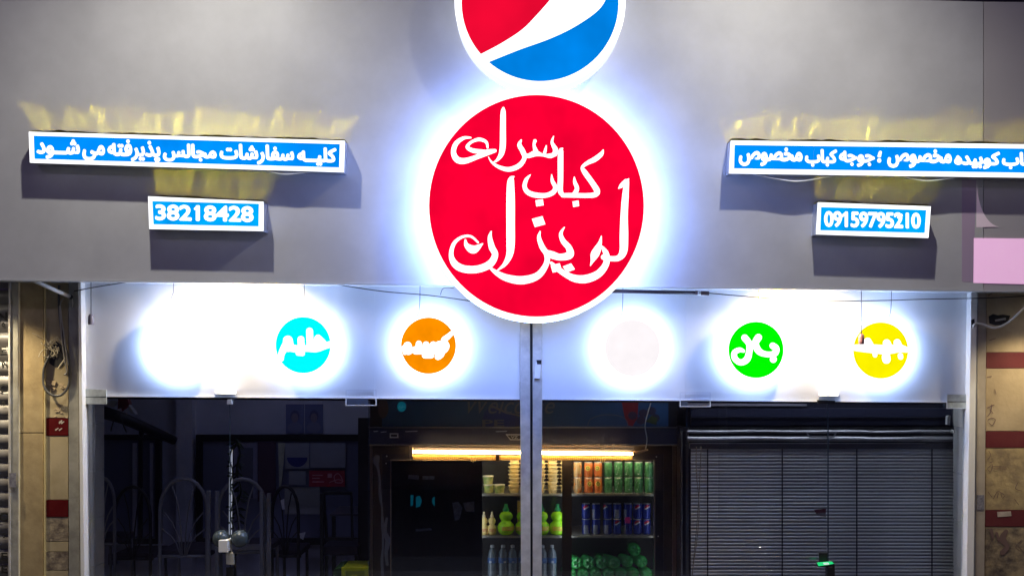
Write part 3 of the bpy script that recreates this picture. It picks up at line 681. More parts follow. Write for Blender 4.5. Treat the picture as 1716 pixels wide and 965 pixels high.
for x, y0, y1, l in [(290, 474, 502, 'thin wire above the blown-out white disc'), (509, 478, 524, 'thin wire above the cyan disc'), (703, 480, 530, 'thin wire above the orange disc'),
                     (1043, 484, 533, 'thin wire above the pale pinkish disc'), (1270, 484, 530, 'thin wire above the green disc'), (1493, 486, 532, 'thin wire above the yellow disc')]:
    cable('hanging_wire', M_thin, [(x + 1, y0 - 6, -.1), (x + .5, (y0 + y1) / 2, -.09), (x - 1, y1 - 8, -.08), (x - 4, y1, -.075)], .0024, l, 'wire')
cable('curled_wire', M_thin, [(738, 494, -.12), (742, 484, -.13), (752, 482, -.15), (760, 483, -.16)], .0022, 'curled wire end under the band left of the red disc', 'wire')
for x, y0, y1, c, l in [(152.5, 474, 535, (.30, .28, .33), 'grey bulb holder hanging at the left end of the panels'), (1443.5, 482, 568, (.45, .20, .20), 'reddish bulb holder hanging over the left rim of the yellow disc')]:
    t = thing('bulb_holder', l, 'bulb holder', W(x, y0, -.16))
    tube('cord', M_thin, [W(x, y0 - 5, -.16), W(x, y1 - 7, -.16)], .003, t, 6)
    v, f = lathe([(.004, .036), (.010, .034), (.017, .022), (.019, .016), (.019, -.03), (.016, -.034), (.012, -.03)], 14)
    b = W(x, y1, -.16); meshobj('socket', [Vector(q) + b for q in v], f, mat('socket_%.2f' % c[1], c, .4), t, True)
# torn protective film hanging under the long signs
for pts, l in [([(448, 287), (470, 290), (492, 290), (515, 288.5)], 'strip of film drooping under the left long light box'), ([(1262, 293), (1310, 300), (1335, 302), (1360, 300), (1395, 295)], 'strip of film drooping under the right long light box, nearer the red disc'),
               ([(1515, 297), (1545, 301), (1565, 301), (1600, 298)], 'strip of film drooping under the right long light box, nearer the right edge')]:
    q = cr([(a, b, .0) for a, b in pts], 6); V = []
    for k, (a, b, _) in enumerate(q):
        h = 2.2 * math.sin(math.pi * k / (len(q) - 1)) + .25; V += [W(a, b, YF - .095), W(a, b + h, YF - .115)]
    tag(meshobj('film_strip', V + [v + Vector((0, .0008, .0004)) for v in V], [(2 * k, 2 * k + 1, 2 * k + 3, 2 * k + 2) for k in range(len(q) - 1)] + [tuple(len(V) + i for i in (2 * k, 2 * k + 2, 2 * k + 3, 2 * k + 1)) for k in range(len(q) - 1)],
        mat('white_film', (.85, .86, .92), .3)), l, 'film')

# ------------------------------------------------------------------ glass doors and side panes
M_fit = mat('patch_fitting_steel', (.62, .66, .62), .3, .15, noise=.3, nscale=25)
M_fite = mat('fitting_edge', (.80, .84, .92), .25, .1)
M_acr = bpy.data.materials.new('clear_fitting_cover'); M_acr.use_nodes = True; _n = M_acr.node_tree.nodes; _n.clear()
_t = _n.new('ShaderNodeBsdfTransparent'); _t.inputs[0].default_value = (.97, .98, 1, 1); _o = _n.new('ShaderNodeOutputMaterial'); M_acr.node_tree.links.new(_t.outputs[0], _o.inputs[0])
def leaf(name, label, cat, c4, group):
    t = thing(name, label, cat, W((c4[2][0] + c4[3][0]) / 2, 1190, .01), group)
    slab('pane', M_glass, c4, .0075, .0175, t); return t
d1 = leaf('glass_door', 'glass door leaf between the left jamb and the padlock', 'glass door', [(144, 668), (384.4, 669), (385.2, 1190), (146, 1190)], 'frameless glass doors')
d2 = leaf('glass_door', 'glass door leaf right of the padlock, before the left half of the fridge', 'glass door', [(385.8, 669), (618, 670), (618, 1190), (386.6, 1190)], 'frameless glass doors')
p1 = leaf('glass_pane', 'fixed glass pane in front of the fridge, left of the posts', 'glass pane', [(619, 670), (873, 671), (874, 1190), (619, 1190)], 'fixed glass panes')
p2 = leaf('glass_pane', 'fixed glass pane in front of the fridge, right of the posts', 'glass pane', [(906, 671), (1151, 673), (1151, 1190), (906, 1190)], 'fixed glass panes')
d3 = leaf('glass_door', 'glass door leaf before the left half of the blinds', 'glass door', [(1152, 673), (1388, 675), (1388, 1190), (1152, 1190)], 'frameless glass doors')
d4 = leaf('glass_door', 'glass door leaf before the right half of the blinds', 'glass door', [(1388.8, 675), (1624, 676), (1619, 1190), (1388.8, 1190)], 'frameless glass doors')
M_seam = mat('seam_edge', (.03, .05, .08), .3)
slab('edge', M_seam, [(384.6, 669), (385.5, 669), (386.2, 1190), (385.3, 1190)], .005, .02, d1)
slab('edge', M_seam, [(1387.6, 675), (1388.6, 675), (1388.6, 1190), (1387.8, 1190)], .005, .02, d3)
slab('edge', M_seam, [(617.6, 670), (618.8, 670), (618.6, 1190), (617.8, 1190)], .02, .022, d2)
slab('patch_fitting', M_fit, [(138, 651), (178, 653), (178.5, 677), (139, 677)], -.012, -.002, d1, .0015)
slab('cover_lip', M_black, rc(138, 664.3, 178, 665.3), -.0135, -.0122, d1)
slab('patch_fitting', M_acr, [(580, 653), (630, 655), (630, 679), (580, 678)], -.012, -.006, d2)
slab('patch_fitting', M_acr, [(1140, 657), (1190, 658), (1190, 681), (1140, 680)], -.012, -.006, d3)
slab('patch_fitting', M_fit, [(1587, 660), (1626, 660), (1626, 684), (1587, 683)], -.012, -.002, d4, .0015)
slab('cover_lip', M_black, rc(1587, 672.3, 1626, 673.3), -.0135, -.0122, d4)
for t, x0, y0, x1, y1 in [(d2, 579, 652.5, 631, 679.5), (d3, 1139, 656.5, 1191, 681.5), (d4, 1586, 659, 1627, 684.5)]:
    frame('fitting_edge', M_fite, rc(x0, y0, x1, y1), rc(x0 + 1.7, y0 + 2, x1 - 1.7, y1 - 1.2), -.014, -.0125, t)
slab('inner_plate', mat('inner_plate', (.07, .09, .14), .3), rc(581, 667, 617, 678), -.0045, -.002, d2)
slab('inner_plate', MATS['inner_plate'], rc(1141, 673, 1152, 681), -.0045, -.002, d3)
M_wht = mat('white_plastic', (.9, .9, .9), .3)
for x0, x1, y in ((360, 396, 654.5), (1372, 1406, 658)):
    f = [W(x0, y, -.004), W(x1, y + .5, -.004), W(x1 - 1, y + 5.5, -.085), W(x0 + 1, y + 5, -.085)]
    meshobj('strike_plate', f + [q + Vector((0, .002, -.003)) for q in f], [(0, 1, 2, 3), (7, 6, 5, 4), (0, 4, 5, 1), (1, 5, 6, 2), (2, 6, 7, 3), (3, 7, 4, 0)], M_wht, shop)
t = d1
slab('latch', M_wht, [(381, 669), (387, 669), (389, 677), (380, 677)], -.02, -.003, d1, .001)
slab('latch', M_black, [(1370, 670), (1400, 671), (1400, 677), (1371, 676)], -.02, -.003, d3, .001)
# lock box and padlock joining the two leaves
slab('lock_box', mat('lock_white', (.82, .82, .78), .35), rc(366, 905, 381.5, 925), -.11, .006, d1, .003)
pdl = thing('padlock', 'small silver padlock hanging where the two left doors meet', 'padlock', W(386, 946, -.04))
slab('body', mat('padlock_metal', (.66, .64, .54), .35, .4, noise=.2), [(378, 925), (391, 927), (392, 946), (379, 945)], -.055, -.03, pdl, .003)
tube('shackle', M_steel, [W(x, y, -.042) for x, y in [(372, 924), (374, 920), (380, 917), (387, 919), (389.5, 927)]], .006, pdl)
slab('hanging_tag', M_black, rc(379, 950, 391, 975), -.04, -.03, pdl)
v, f = lathe([(.0, .058)] + [(.058 * math.sin(a), .058 * math.cos(a)) for a in [k * math.pi / 12 for k in range(1, 12)]] + [(.0, -.058)], 24)
M_knob = mat('pale_globe', (.045, .06, .07), .18)
for x, y, par in ((370.5, 902, d1), (401.5, 902, d2)):
    b = W(x, y, -.02); meshobj('knob', [Vector(q) + b for q in v], f, M_knob, par, True)
# dead lock handle on the right-hand post
slab('handle', mat('handle_white', (.80, .80, .78), .3), [(898, 607), (907, 607), (904, 634), (895.5, 634)], -.075, -.052, shop, .003)
slab('handle_cap', M_black, [(899, 603), (907.5, 603), (907, 610), (900, 610)], -.078, -.052, shop, .001)

# ------------------------------------------------------------------ left room: wall, frames, chairs
M_fr = mat('black_frame', (.008, .008, .012), .4)
M_mir = mat('dark_mirror', (.10, .105, .13), .08, .85)
def framed(label, x0, y0, x1, y1, Y, wd, cat='framed mirror', glassm=None, bars=()):
    t = thing('framed_mirror', label, cat, W((x0 + x1) / 2, y1, Y))
    frame('frame', M_fr, rc(x0, y0, x1, y1), rc(x0 + wd, y0 + wd, x1 - wd, y1 - wd), Y - .03, Y + .02, t)
    slab('pane', glassm or M_mir, rc(x0 + wd - 1, y0 + wd - 1, x1 - wd + 1, y1 - wd + 1), Y - .005, Y + .018, t)
    for b in bars: slab('bar', M_fr, rc(b, y0 + wd, b + 6, y1 - wd), Y - .025, Y - .006, t)
    return t
M_pane_d = mat('dark_pane', (.16, .17, .27), .12, .2)
framed('black-framed dark window at the far left of the room', 160, 728, 269, 911, 1.9, 9, 'window', M_pane_d, (232,))
for k, (x0, x1) in enumerate([(222, 229), (251, 256)]):
    tag(slab('curtain_edge', mat('grey_curtain', (.40, .40, .50), .7), rc(x0, 742, x1, 898), 1.87, 1.885), ['left', 'right'][k] + ' pale curtain edge in the far left window', 'curtain')
mir = framed('wide black-framed mirror behind the chairs', 328, 728, 618, 912, 1.98, 11, 'mirror', mat('dark_mirror_wide', (.22, .23, .36), .3, .3))
slab('wall_pier', M_room, rc(295, 650, 322, 1100), 1.95, 2.049, shop)
# notices on that mirror; its reflected panel and door painted as flat pieces
def flat(name, m, c4, Y, label, cat): return tag(slab(name, m, c4, Y, Y + .004), label, cat)
M_pap = mat('notice_paper', (.42, .43, .50), .6, noise=.15, nscale=5)
flat('notice', M_pap, [(478, 742), (518, 742), (518, 785), (478, 785)], 1.945, 'pale notice with dark half-circle on the mirror', 'notice')
V = [W(480 + 18 + 17 * math.cos(t), 766 + 16 * math.sin(t), 1.943) for t in [math.pi * k / 16 for k in range(17)]]
tag(meshobj('printed_bowl', V + [v + Vector((0, .001, 0)) for v in V], [tuple(range(17)), tuple(range(17, 34))[::-1]], mat('navy_print', (.04, .05, .26), .6)), 'dark blue half-circle printed on the notice in the mirror', 'print')
flat('framed_notice', M_pap, rc(520, 742, 579, 783), 1.945, 'empty pale framed notice right of the half-circle notice', 'notice')
rn = thing('red_notice', 'dark red notice with white print under the framed notice', 'notice', W(548, 816, 1.94))
slab('sheet', mat('dark_red_paper', (.50, .03, .07), .6), rc(518, 788, 578, 815), 1.94, 1.943, rn)
M_pk = mat('pink_print', (.85, .35, .42), .6)
slab('emblem', M_pk, rc(549, 793, 556, 800), 1.937, 1.939, rn)
brush('emblem', [[(562, 808, 1.4), (560, 798, 1.4), (566, 793, 1.4), (572, 799, 1.4), (573, 808, 1.4), (562, 808, 1.4)], [(552, 808, 1.2), (566, 803, 1.2), (575, 806, 1.2)]], ident, 1.9375, M_pk, rn)
for y, x1 in ((795, 541), (800, 536), (806, 543)): slab('text_line', M_pk, rc(523, y, x1, y + 1.8), 1.937, 1.939, rn)
flat('notice', M_pap, rc(484, 789, 512, 812), 1.945, 'small pale notice left of the red notice', 'notice')
flat('board', mat('cream_board', (.42, .42, .42), .6), rc(477, 816, 536, 861), 1.945, 'plain cream board under the small pale notice', 'board')
flat('curtain', mat('pale_curtain', (.70, .70, .55), .8, noise=.3, nscale=20), [(466, 742), (478, 742), (472, 808), (468, 822)], 1.94, 'narrow pale curtain strip left of the notices', 'curtain')
flat('dark_panel', mat('brown_panel', (.10, .055, .09), .6), rc(432, 740, 462, 840), 1.95, 'dark brown panel seen in the mirror', 'panel')
flat('door_frame', mat('grey_blue_frame', (.30, .30, .45), .5), rc(392, 742, 431, 835), 1.955, 'grey framed opening seen in the mirror behind the plant', 'door frame')
flat('door_leaf', mat('grey_leaf', (.14, .14, .20), .5), rc(398, 750, 424, 834), 1.95, 'grey door leaf seen in the mirror behind the plant', 'door')
st_ = slab('curtain_gap', mat('bright_strip', (.85, .85, .82), .5, emit=(.9, .93, 1), es=.4), [(384.5, 748), (388.5, 750), (389, 800), (391, 840), (388, 895), (383, 895)][:2] + [(387.5, 895), (383.5, 895)], .30, .32)  # reflected light in the door gap, painted as a glowing strip
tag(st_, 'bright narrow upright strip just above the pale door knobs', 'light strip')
for x, l in ((494, 'left'), (526, 'right')):
    t = thing('portrait_poster', 'faint portrait print high on the wall, %s of two' % l, 'poster', W(x, 726, 2.04))
    slab('sheet', mat('poster_blue', (.16, .18, .36), .6), rc(x - 15, 677, x + 15, 726), 2.035, 2.045, t)
    def oval(cx, cy, rx, ry, Y, m, nm):
        V = [W(cx + rx * math.cos(k * .3142), cy + ry * math.sin(k * .3142), Y) for k in range(20)]
        meshobj(nm, V + [v + Vector((0, .002, 0)) for v in V], [tuple(range(20)), tuple(range(20, 40))[::-1]], m, t)
    oval(x, 716, 12, 9, 2.032, mat('poster_shirt', (.22, .23, .38), .6), 'printed_shirt')
    oval(x, 697, 7.5, 10, 2.029, mat('poster_hair', (.10, .11, .22), .6), 'printed_hair')
    oval(x, 700, 5.8, 8, 2.026, mat('poster_face', (.24, .20, .28), .6), 'printed_face')
# beam across the left of the room, small fan-like fitting on the wall
t = thing('ceiling_rail', 'dark slanting rail in the upper left of the room', 'rail', W(240, 720, 1.0))
tube('bar', mat('dark_rail_paint', (.008, .008, .012), .5), [W(165, 688, .9), W(205, 700, 1.0), W(293, 738, 1.3)], [.05, .045, .035], t, 8)
tube('drop', MATS['dark_rail_paint'], [W(237, 712, 1.1), W(237, 730, 1.2)], .02, t)
t = thing('wall_speaker', 'white and red object on the rail in the upper left corner', 'wall unit', W(195, 700, .85))
for q, m in (([(176, 679), (186, 671), (198, 672), (190, 682)], mat('dim_white', (.50, .50, .50), .4)), ([(199, 668), (213, 667), (217, 678), (205, 690), (198, 684)], mat('deep_red', (.16, .02, .02), .4)), ([(214, 676), (220, 684), (227, 694), (218, 692)], MATS['dim_white'])):
    slab('shell', m, q, .8, .86, t, .004)
cable('hanging_wire', M_cable, [(196, 690, .9), (188, 712, .9), (186, 722, .9)], .005, 'left thin wire below the rail in the room', 'wire')
cable('hanging_wire', M_cable, [(200, 690, .9), (206, 710, .9), (212, 724, .9)], .005, 'right thin wire below the rail in the room', 'wire')
t = thing('wall_socket', 'faint double socket low on the wall under the far left window', 'socket', W(187, 946, 2.0))
slab('plate', mat('socket_plate', (.16, .16, .19), .4), rc(181, 928, 194, 946), 2.0, 2.045, t, .004)
slab('rocker', MATS['dim_white'], rc(183, 931, 186, 943), 1.99, 1.999, t); slab('rocker', MATS['dim_white'], rc(189, 931, 192, 943), 1.99, 1.999, t)

M_ch = mat('chair_tube', (.31, .31, .34), .4, .2)
M_chd = mat('dark_chair_tube', (.05, .05, .055), .35, .3)
M_seat = mat('chair_seat', (.05, .04, .06), .6)
def chair(label, xl, xr, ytop, yseat, Y, m, mseat, xa=None, group='arch-backed chairs stacked in the room'):
    """arched tube back towards the glass"""
    s = S(Y); c = W((xl + xr) / 2, yseat, Y); wd = (xr - xl) * s; hb = (yseat - ytop) * s
    t = thing('chair', label, 'chair', Vector((c.x, Y, c.z - .45)), group)
    z = c.z; x0, x1 = c.x - wd / 2, c.x + wd / 2
    arch = [(x0, Y, z - .44)] + [(x0, Y, z + hb * k) for k in (0, .25, .5)]
    n = 10
    arch += [((x0 + x1) / 2 - wd / 2 * math.cos(math.pi * k / n), Y, z + hb * .58 + hb * .42 * math.sin(math.pi * k / n)) for k in range(n + 1)]
    arch += [(x1, Y, z + hb * k) for k in (.5, .25, 0)] + [(x1, Y, z - .44)]
    tube('back_frame', m, arch, .0135, t, 8)
    cx = (x0 + x1) / 2
    for k, (bx, ex, eh) in enumerate([(-.045, -.42, .50), (-.022, -.24, .86), (.022, .24, .86), (.045, .42, .50), (-.06, -.47, .28), (.06, .47, .28)]):
        tube('spoke', m, [(cx + wd * bx, Y, z - .02), (cx + wd * (bx * 1.6 + ex * .12), Y, z + hb * eh * .45), (cx + wd * (bx + ex * .45), Y, z + hb * eh * .8), (cx + wd * ex, Y, z + hb * (eh + .04))], .0055, t, 6)
    bx_ = box('seat', mseat, (x0 - .015, Y + .02, z - .035), (x1 + .015, Y + .42, z + .012), t, .01)
    tube('seat_rail', m, [(x0 - .02, Y + .01, z - .03), (x1 + .02, Y + .01, z - .03)], .012, t)
    for x in (x0 + .01, x1 - .01): tube('leg', m, [(x, Y + .4, z - .02), (x, Y + .43, z - .44)], .0125, t)
    return t
chair('grey arch-backed chair seen left of the padlock', 268, 347, 801, 925, .55, M_ch, M_seat)
chair('grey arch-backed chair seen right of the padlock', 366, 446, 802, 918, .58, M_ch, M_seat)
chair('dim chair partly behind the far left window bar', 150, 192, 800, 905, 1.2, M_ch, M_seat)
chair('black arch-backed chair left of the grey ones, farther back', 192, 252, 815, 930, 1.3, M_chd, M_seat)
chair('black arch-backed chair under the notices, farther back', 456, 500, 814, 925, 1.3, M_chd, M_seat)
for x0, x1, Y, l in ((245, 352, .55, 'low dark bench under the chair left of the padlock'), (358, 460, .58, 'low dark bench under the chair right of the padlock')):
    t = thing('bench', l, 'bench', W((x0 + x1) / 2, 1100, Y)); a = W(x0, 1025, Y); b = W(x1, 1060, Y)
    zt = W(0, 925 if Y == .55 else 918, Y).z - .442
    box('top', M_seat, (a.x, Y - .05, zt - .03), (b.x, Y + .5, zt), t, .004)
    for x in (a.x + .03, b.x - .03):
        for yy in (Y, Y + .45): box('leg', M_chd, (x - .015, yy - .015, .12), (x + .015, yy + .015, zt - .031), t)
tall = thing('post_pair', 'pale upright square posts beside the chairs', 'posts', W(395, 1000, .5))
for x, y0 in ((348.5, 822), (363, 823), (438, 824), (450, 826)): slab('post', M_ch, rc(x - 3, y0, x + 3, 1180), .5, .53, tall, .003)
slab('rail', M_ch, rc(345, 912, 453, 921), .535, .56, tall, .003)
# upholstered chairs / table by the fridge
t = thing('side_chair', 'dark square-backed chair beside the fridge', 'chair', W(560, 1100, 1.0))
frame('backrest', M_chd, [(540, 824), (590, 824), (592, 905), (545, 905)], [(544, 829), (587, 829), (588, 900), (549, 900)], 1.0, 1.03, t)
slab('post', M_chd, rc(536, 826, 542, 1110), .95, .98, t, .003)
box('seat', M_seat, tuple(W(540, 930, 1.0)), tuple(W(600, 915, 1.0) + Vector((0, .4, 0))), t, .01)
for x in (544, 594): slab('leg', M_chd, rc(x, 931, x + 5, 1130), 1.36, 1.39, t)
t = thing('table', 'dark table with paler edge, between side chair and fridge', 'table', W(590, 1100, 1.3))
box('top', mat('grey_table', (.13, .12, .15), .3), tuple(W(552, 864, 1.3)), tuple(W(640, 860, 1.3) + Vector((0, .5, 0))), t, .005)
for x in (556, 632): slab('leg', M_chd, rc(x, 865, x + 6, 1100), 1.32, 1.35, t)
# climbing plant
pt = thing('climbing_plant', 'dim climbing plant with narrow leaves behind the bright strip', 'plant', W(398, 930, .8))
M_leaf = mat('dark_leaf', (.025, .05, .022), .5, noise=.4)
stem = [(396, 735, .8), (402, 760, .8), (396, 790, .8), (404, 820, .8), (396, 850, .8), (400, 880, .8), (396, 930, .8)]
tube('stem', M_leaf, [W(*q) for q in cr(stem, 4)], .007, pt, 6)
for k in range(46):
    q = cr(stem, 4); a = random.choice(q[:20]); ang = random.uniform(.1, 3.0) * random.choice((-1, 1)) ; L = random.uniform(10, 22); wd = L * .2
    dx, dy = math.cos(ang) * L * (1 if random.random() < .7 else -1), abs(math.sin(ang)) * L * .8 + 2; Y = .8 + random.uniform(-.06, .06)
    nx, ny = -dy / L * wd * .6, dx / L * wd * .6
    v = [W(a[0], a[1], Y), W(a[0] + dx * .4 + nx, a[1] + dy * .4 + ny, Y - .02), W(a[0] + dx, a[1] + dy, Y + .01), W(a[0] + dx * .4 - nx, a[1] + dy * .4 - ny, Y + .015)]
    meshobj('leaf', v, [(0, 1, 2), (0, 2, 3)], M_leaf, pt)
for k in range(15):
    y = 752 + k * 9.6 + random.uniform(-3, 3); x = random.uniform(384, 389); a = random.choice((-1, 1)); L = random.uniform(3, 8)
    v = [W(x - a * 2, y, .27), W(x + a * L * .5, y - 2.4, .26), W(x + a * L, y + random.uniform(-4, 4), .28), W(x + a * L * .5, y + 2.0, .275)]
    meshobj('leaf', v, [(0, 1, 2), (0, 2, 3)], M_leaf, pt)
q = [(391, 745), (385, 768), (390, 790), (386, 812), (391, 835), (386, 862), (392, 885)]
tube('stem', M_leaf, [W(x, y, .265) for x, y in cr(q, 4)], .0045, pt, 6)
for q, l in (([(470, 838), (476, 835), (477, 853), (473, 853)], 'small bright scrap of paper at the dark chair under the notices'), ([(502, 893), (512, 891), (508, 904), (503, 901)], 'small bright cloth scrap low in the mirror')):
    tag(slab('paper_scrap', mat('bright_scrap', (.85, .85, .9), .6), q, 1.25, 1.253), l, 'paper')
# yellow-green crate at the bottom
t = thing('crate', 'yellow and green crate at the bottom edge, left of the fridge', 'crate', W(585, 1040, .45))
slab('body', mat('yellow_green_plastic', (.42, .48, .015), .4), rc(573, 951, 616, 1060), .40, .70, t, .004)
frame('rim', mat('bright_yellow_plastic', (.62, .68, .03), .35), rc(572, 950, 617, 1000), rc(579, 956, 611, 990), .385, .399, t)
slab('side', mat('dark_green_plastic', (.03, .10, .02), .5), [(560, 953), (571.5, 951), (571.5, 1060), (540, 1060), ], .42, .72, t)

# ------------------------------------------------------------------ the big drinks fridge
FY = .5
fr = thing('display_fridge', 'wide black glass-door drinks fridge behind the two posts', 'fridge', W(878, 1200, FY))
M_fb = mat('fridge_body', (.035, .036, .048), .3, .3, noise=.2, nscale=3)
M_fi = mat('fridge_inside', (.05, .042, .045), .5)
M_frm = mat('fridge_frame', (.055, .045, .042), .35, .4)
M_chr = mat('chrome_line', (.62, .54, .46), .25, .7)
Ym, Yk = FY + .02, FY + .60
slab('side_panel', M_fb, rc(620, 645, 640, 1190), FY + .03, Yk, fr)
slab('side_panel', M_fb, rc(1120, 645, 1136, 1190), FY + .03, Yk, fr)
slab('back_panel', M_fi, rc(600, 700, 1150, 1190), Yk, Yk + .03, fr)
slab('header', mat('header_print', (.025, .08, .22), .35, noise=.25, nscale=3), rc(640, 640, 1120, 714), FY + .01, Yk - .01, fr)
slab('header_top', M_fb, rc(618, 640, 1138, 646), FY, Yk - .02, fr)
# printed band of the header
def fl(name, m, pts, Y=FY + .008, par=fr):
    f = [W(x, y, Y) for x, y in pts]; b = [v + Vector((0, .0015, 0)) for v in f]; n = len(f)
    return meshobj(name, f + b, [tuple(range(n)), tuple(range(n, 2 * n))[::-1]] + [(k, (k + 1) % n, n + (k + 1) % n, n + k) for k in range(n)], m, par)
fl('blue_print', mat('blue_print', (.012, .035, .20), .4), [(812, 690), (826, 676), (870, 700), (870, 714), (806, 714)])
M_hl = mat('header_lettering', (.11, .13, .19), .4)
M_hl2 = mat('header_lettering_warm', (.11, .12, .16), .4)
write([('Welcome', 783, 664, 930, 693)], FY + .0062, M_hl, fr, off=0, shear=.35)
fl('blue_print', mat('grey_print', (.12, .13, .17), .4), [(822, 677), (850, 690), (875, 696), (875, 698), (848, 693), (820, 680)], FY + .0065)
write([('PE', 808, 703, 845, 714)], FY + .0062, M_hl, fr, off=.02)
brush('swirl', [[(985, 712, 1.2), (990, 702, 1.2), (1010, 695, 1.4), (1035, 696, 1.4), (1050, 704, 1.2), (1052, 714, 1.2)]], ident, FY + .006, M_hl2, fr)
fl('cup_print', mat('red_cup_print', (.16, .015, .03), .4), [(1042, 672), (1070, 672), (1068, 700), (1060, 714), (1052, 712), (1046, 696)])
for x, y in ((1060, 704), (1078, 700), (1092, 696), (1074, 712), (1098, 708)): fl('fruit_print', mat('fruit_print', (.035, .03, .07), .4), [(x + 8 * math.cos(k * .7854), y - 8 + 7 * math.sin(k * .7854)) for k in range(8)], FY + .0055 - x * 1e-6)
fl('fruit_print', mat('green_print', (.05, .07, .03), .4), [(1082, 706), (1092, 696), (1102, 700), (1100, 712)], FY + .003)
V = [(642 + 9 * math.cos(k * .5236), 684 + 17 * math.sin(k * .5236)) for k in range(12)]
fl('figure_print', mat('figure_print', (.07, .05, .06), .4), V)
# reflection of the cyan disc, painted on the header as a glowing oval
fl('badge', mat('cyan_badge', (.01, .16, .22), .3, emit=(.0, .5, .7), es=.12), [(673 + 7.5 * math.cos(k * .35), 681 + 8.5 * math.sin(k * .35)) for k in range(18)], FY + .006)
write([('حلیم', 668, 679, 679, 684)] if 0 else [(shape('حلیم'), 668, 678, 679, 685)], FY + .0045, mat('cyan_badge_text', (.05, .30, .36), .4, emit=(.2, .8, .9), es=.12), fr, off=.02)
# housing band
slab('canopy', mat('canopy_metal', (.08, .09, .16), .22, .55, noise=.15, nscale=2), rc(617, 715, 1138, 744), FY - .04, FY + .03, fr, .004)
slab('canopy_edge', M_chr, rc(617, 744.3, 1138, 746.2), FY - .043, FY + .02, fr)
slab('canopy_edge', mat('grey_line', (.20, .20, .24), .3, .5), rc(617, 714.8, 1138, 717), FY - .043, FY - .0405, fr)
frame('display_bezel', mat('bezel_silver', (.55, .55, .55), .3, .4), rc(653, 725.5, 667.5, 733.5), rc(655, 727.5, 665.5, 731.5), FY - .044, FY - .0405, fr)
slab('display', M_black, rc(655.2, 727.7, 665.3, 731.3), FY - .043, FY - .0405, fr)
fl('badge', MATS['bezel_silver'], [(847, 727), (878, 727), (872, 737), (855, 737)], FY - .0435)
fl('badge', M_black, [(850, 729), (875, 729), (871, 735.4), (856, 735.4)], FY - .0445)
write([('VZ', 856, 730, 868, 734.5)], FY - .0455, MATS['bezel_silver'], fr, off=.02)
for x0, x1, y in ((625, 634, 722), (637, 648, 723), (678, 700, 722), (830, 850, 722)): slab('glint_film', mat('torn_film', (.38, .40, .46), .2), [(x0, y), (x1, y - .6), (x1 - 1, y + .8), (x0 + 2, y + 1.5)], FY - .042, FY - .0405, fr)
# door surround
frame('surround', M_frm, rc(618, 746.5, 1136, 1250), rc(640, 760, 1112, 1240), FY, FY + .05, fr)
frame('door_frame', M_fb, rc(640, 760, 1112, 1240), rc(656, 771, 1096, 1230), FY + .004, FY + .05, fr)
frame('trim_line', M_chr, rc(654, 769.5, 1098, 1232), rc(655.4, 771, 1096.6, 1230), FY + .0, FY + .0035, fr)
slab('edge_strip', mat('brown_strip', (.17, .14, .13), .3, .5), rc(620, 747, 624, 1190), FY - .012, FY - .0005, fr)
slab('edge_strip', MATS['brown_strip'], rc(1127, 747, 1133, 1190), FY - .012, FY - .0005, fr)
slab('mullion', M_frm, rc(942, 771, 958, 1230), FY + .01, FY + .045, fr)
slab('mullion', mat('dark_stile', (.035, .03, .03), .3), rc(795, 771, 808, 1230), FY + .01, FY + .045, fr)
slab('closed_pane', mat('dark_backing', (.040, .036, .034), .3, noise=.4, nscale=4), rc(656, 771, 795, 1230), FY + .035, FY + .045, fr)
slab('glass', M_fglass, rc(656, 771, 942, 1230), FY + .0, FY + .006, fr)
slab('glass', M_fglass, rc(958, 771, 1096, 1230), FY + .02, FY + .026, fr)
for x, y in ((648, 764), (1100, 765), (1103, 898), (647, 776), (650, 897)): fl('screw', MATS['bezel_silver'], [(x + 1.3 * math.cos(k * 1.047), y + 1.3 * math.sin(k * 1.047)) for k in range(6)], FY + .0025)
# crumpled film on the left stile
M_film = mat('crumpled_film', (.26, .28, .32), .12, .5, bump=.8, bscale=40)
pts = [(632, 766, 9), (630, 772, 12), (633, 782, 5), (636, 800, 4), (637, 830, 5), (640, 850, 3), (641, 880, 5), (642, 910, 3), (640, 940, 5), (642, 975, 4)]
brush('torn_film', [pts], ident, FY - .006, M_film, fr)
brush('torn_film', [[(648, 868, 4), (645, 890, 7), (650, 905, 9), (647, 925, 6), (649, 945, 5)]], ident, FY - .007, M_film, fr)
# faint reflections painted as flat patches on the closed left door
M_ref = mat('pale_sticker', (.30, .33, .42), .5, noise=.4, nscale=40)
for q, m in [([(684, 795), (702, 796), (702, 803), (684, 802)], M_ref), ([(708, 797), (728, 797), (728, 803), (708, 803)], M_ref), ([(758, 842), (768, 840), (775, 850), (770, 870), (762, 872)], M_ref), ([(776, 842), (806, 838), (808, 852), (800, 858), (780, 856)], M_ref),
             ([(696, 886), (722, 884), (724, 888), (697, 890)], M_ref)]:
    fl('sticker', m, q, FY + .032)
M_cy = mat('cyan_sticker', (.02, .25, .32), .5, emit=(0, .6, .8), es=.10)  # glow of the reflected cyan sign put into the colour
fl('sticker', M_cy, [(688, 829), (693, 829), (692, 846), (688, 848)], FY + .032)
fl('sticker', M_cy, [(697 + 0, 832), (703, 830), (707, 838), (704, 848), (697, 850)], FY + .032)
fl('sticker', M_cy, [(727, 832), (728.5, 832), (728.5, 848), (724, 842), (724, 836)], FY + .032)

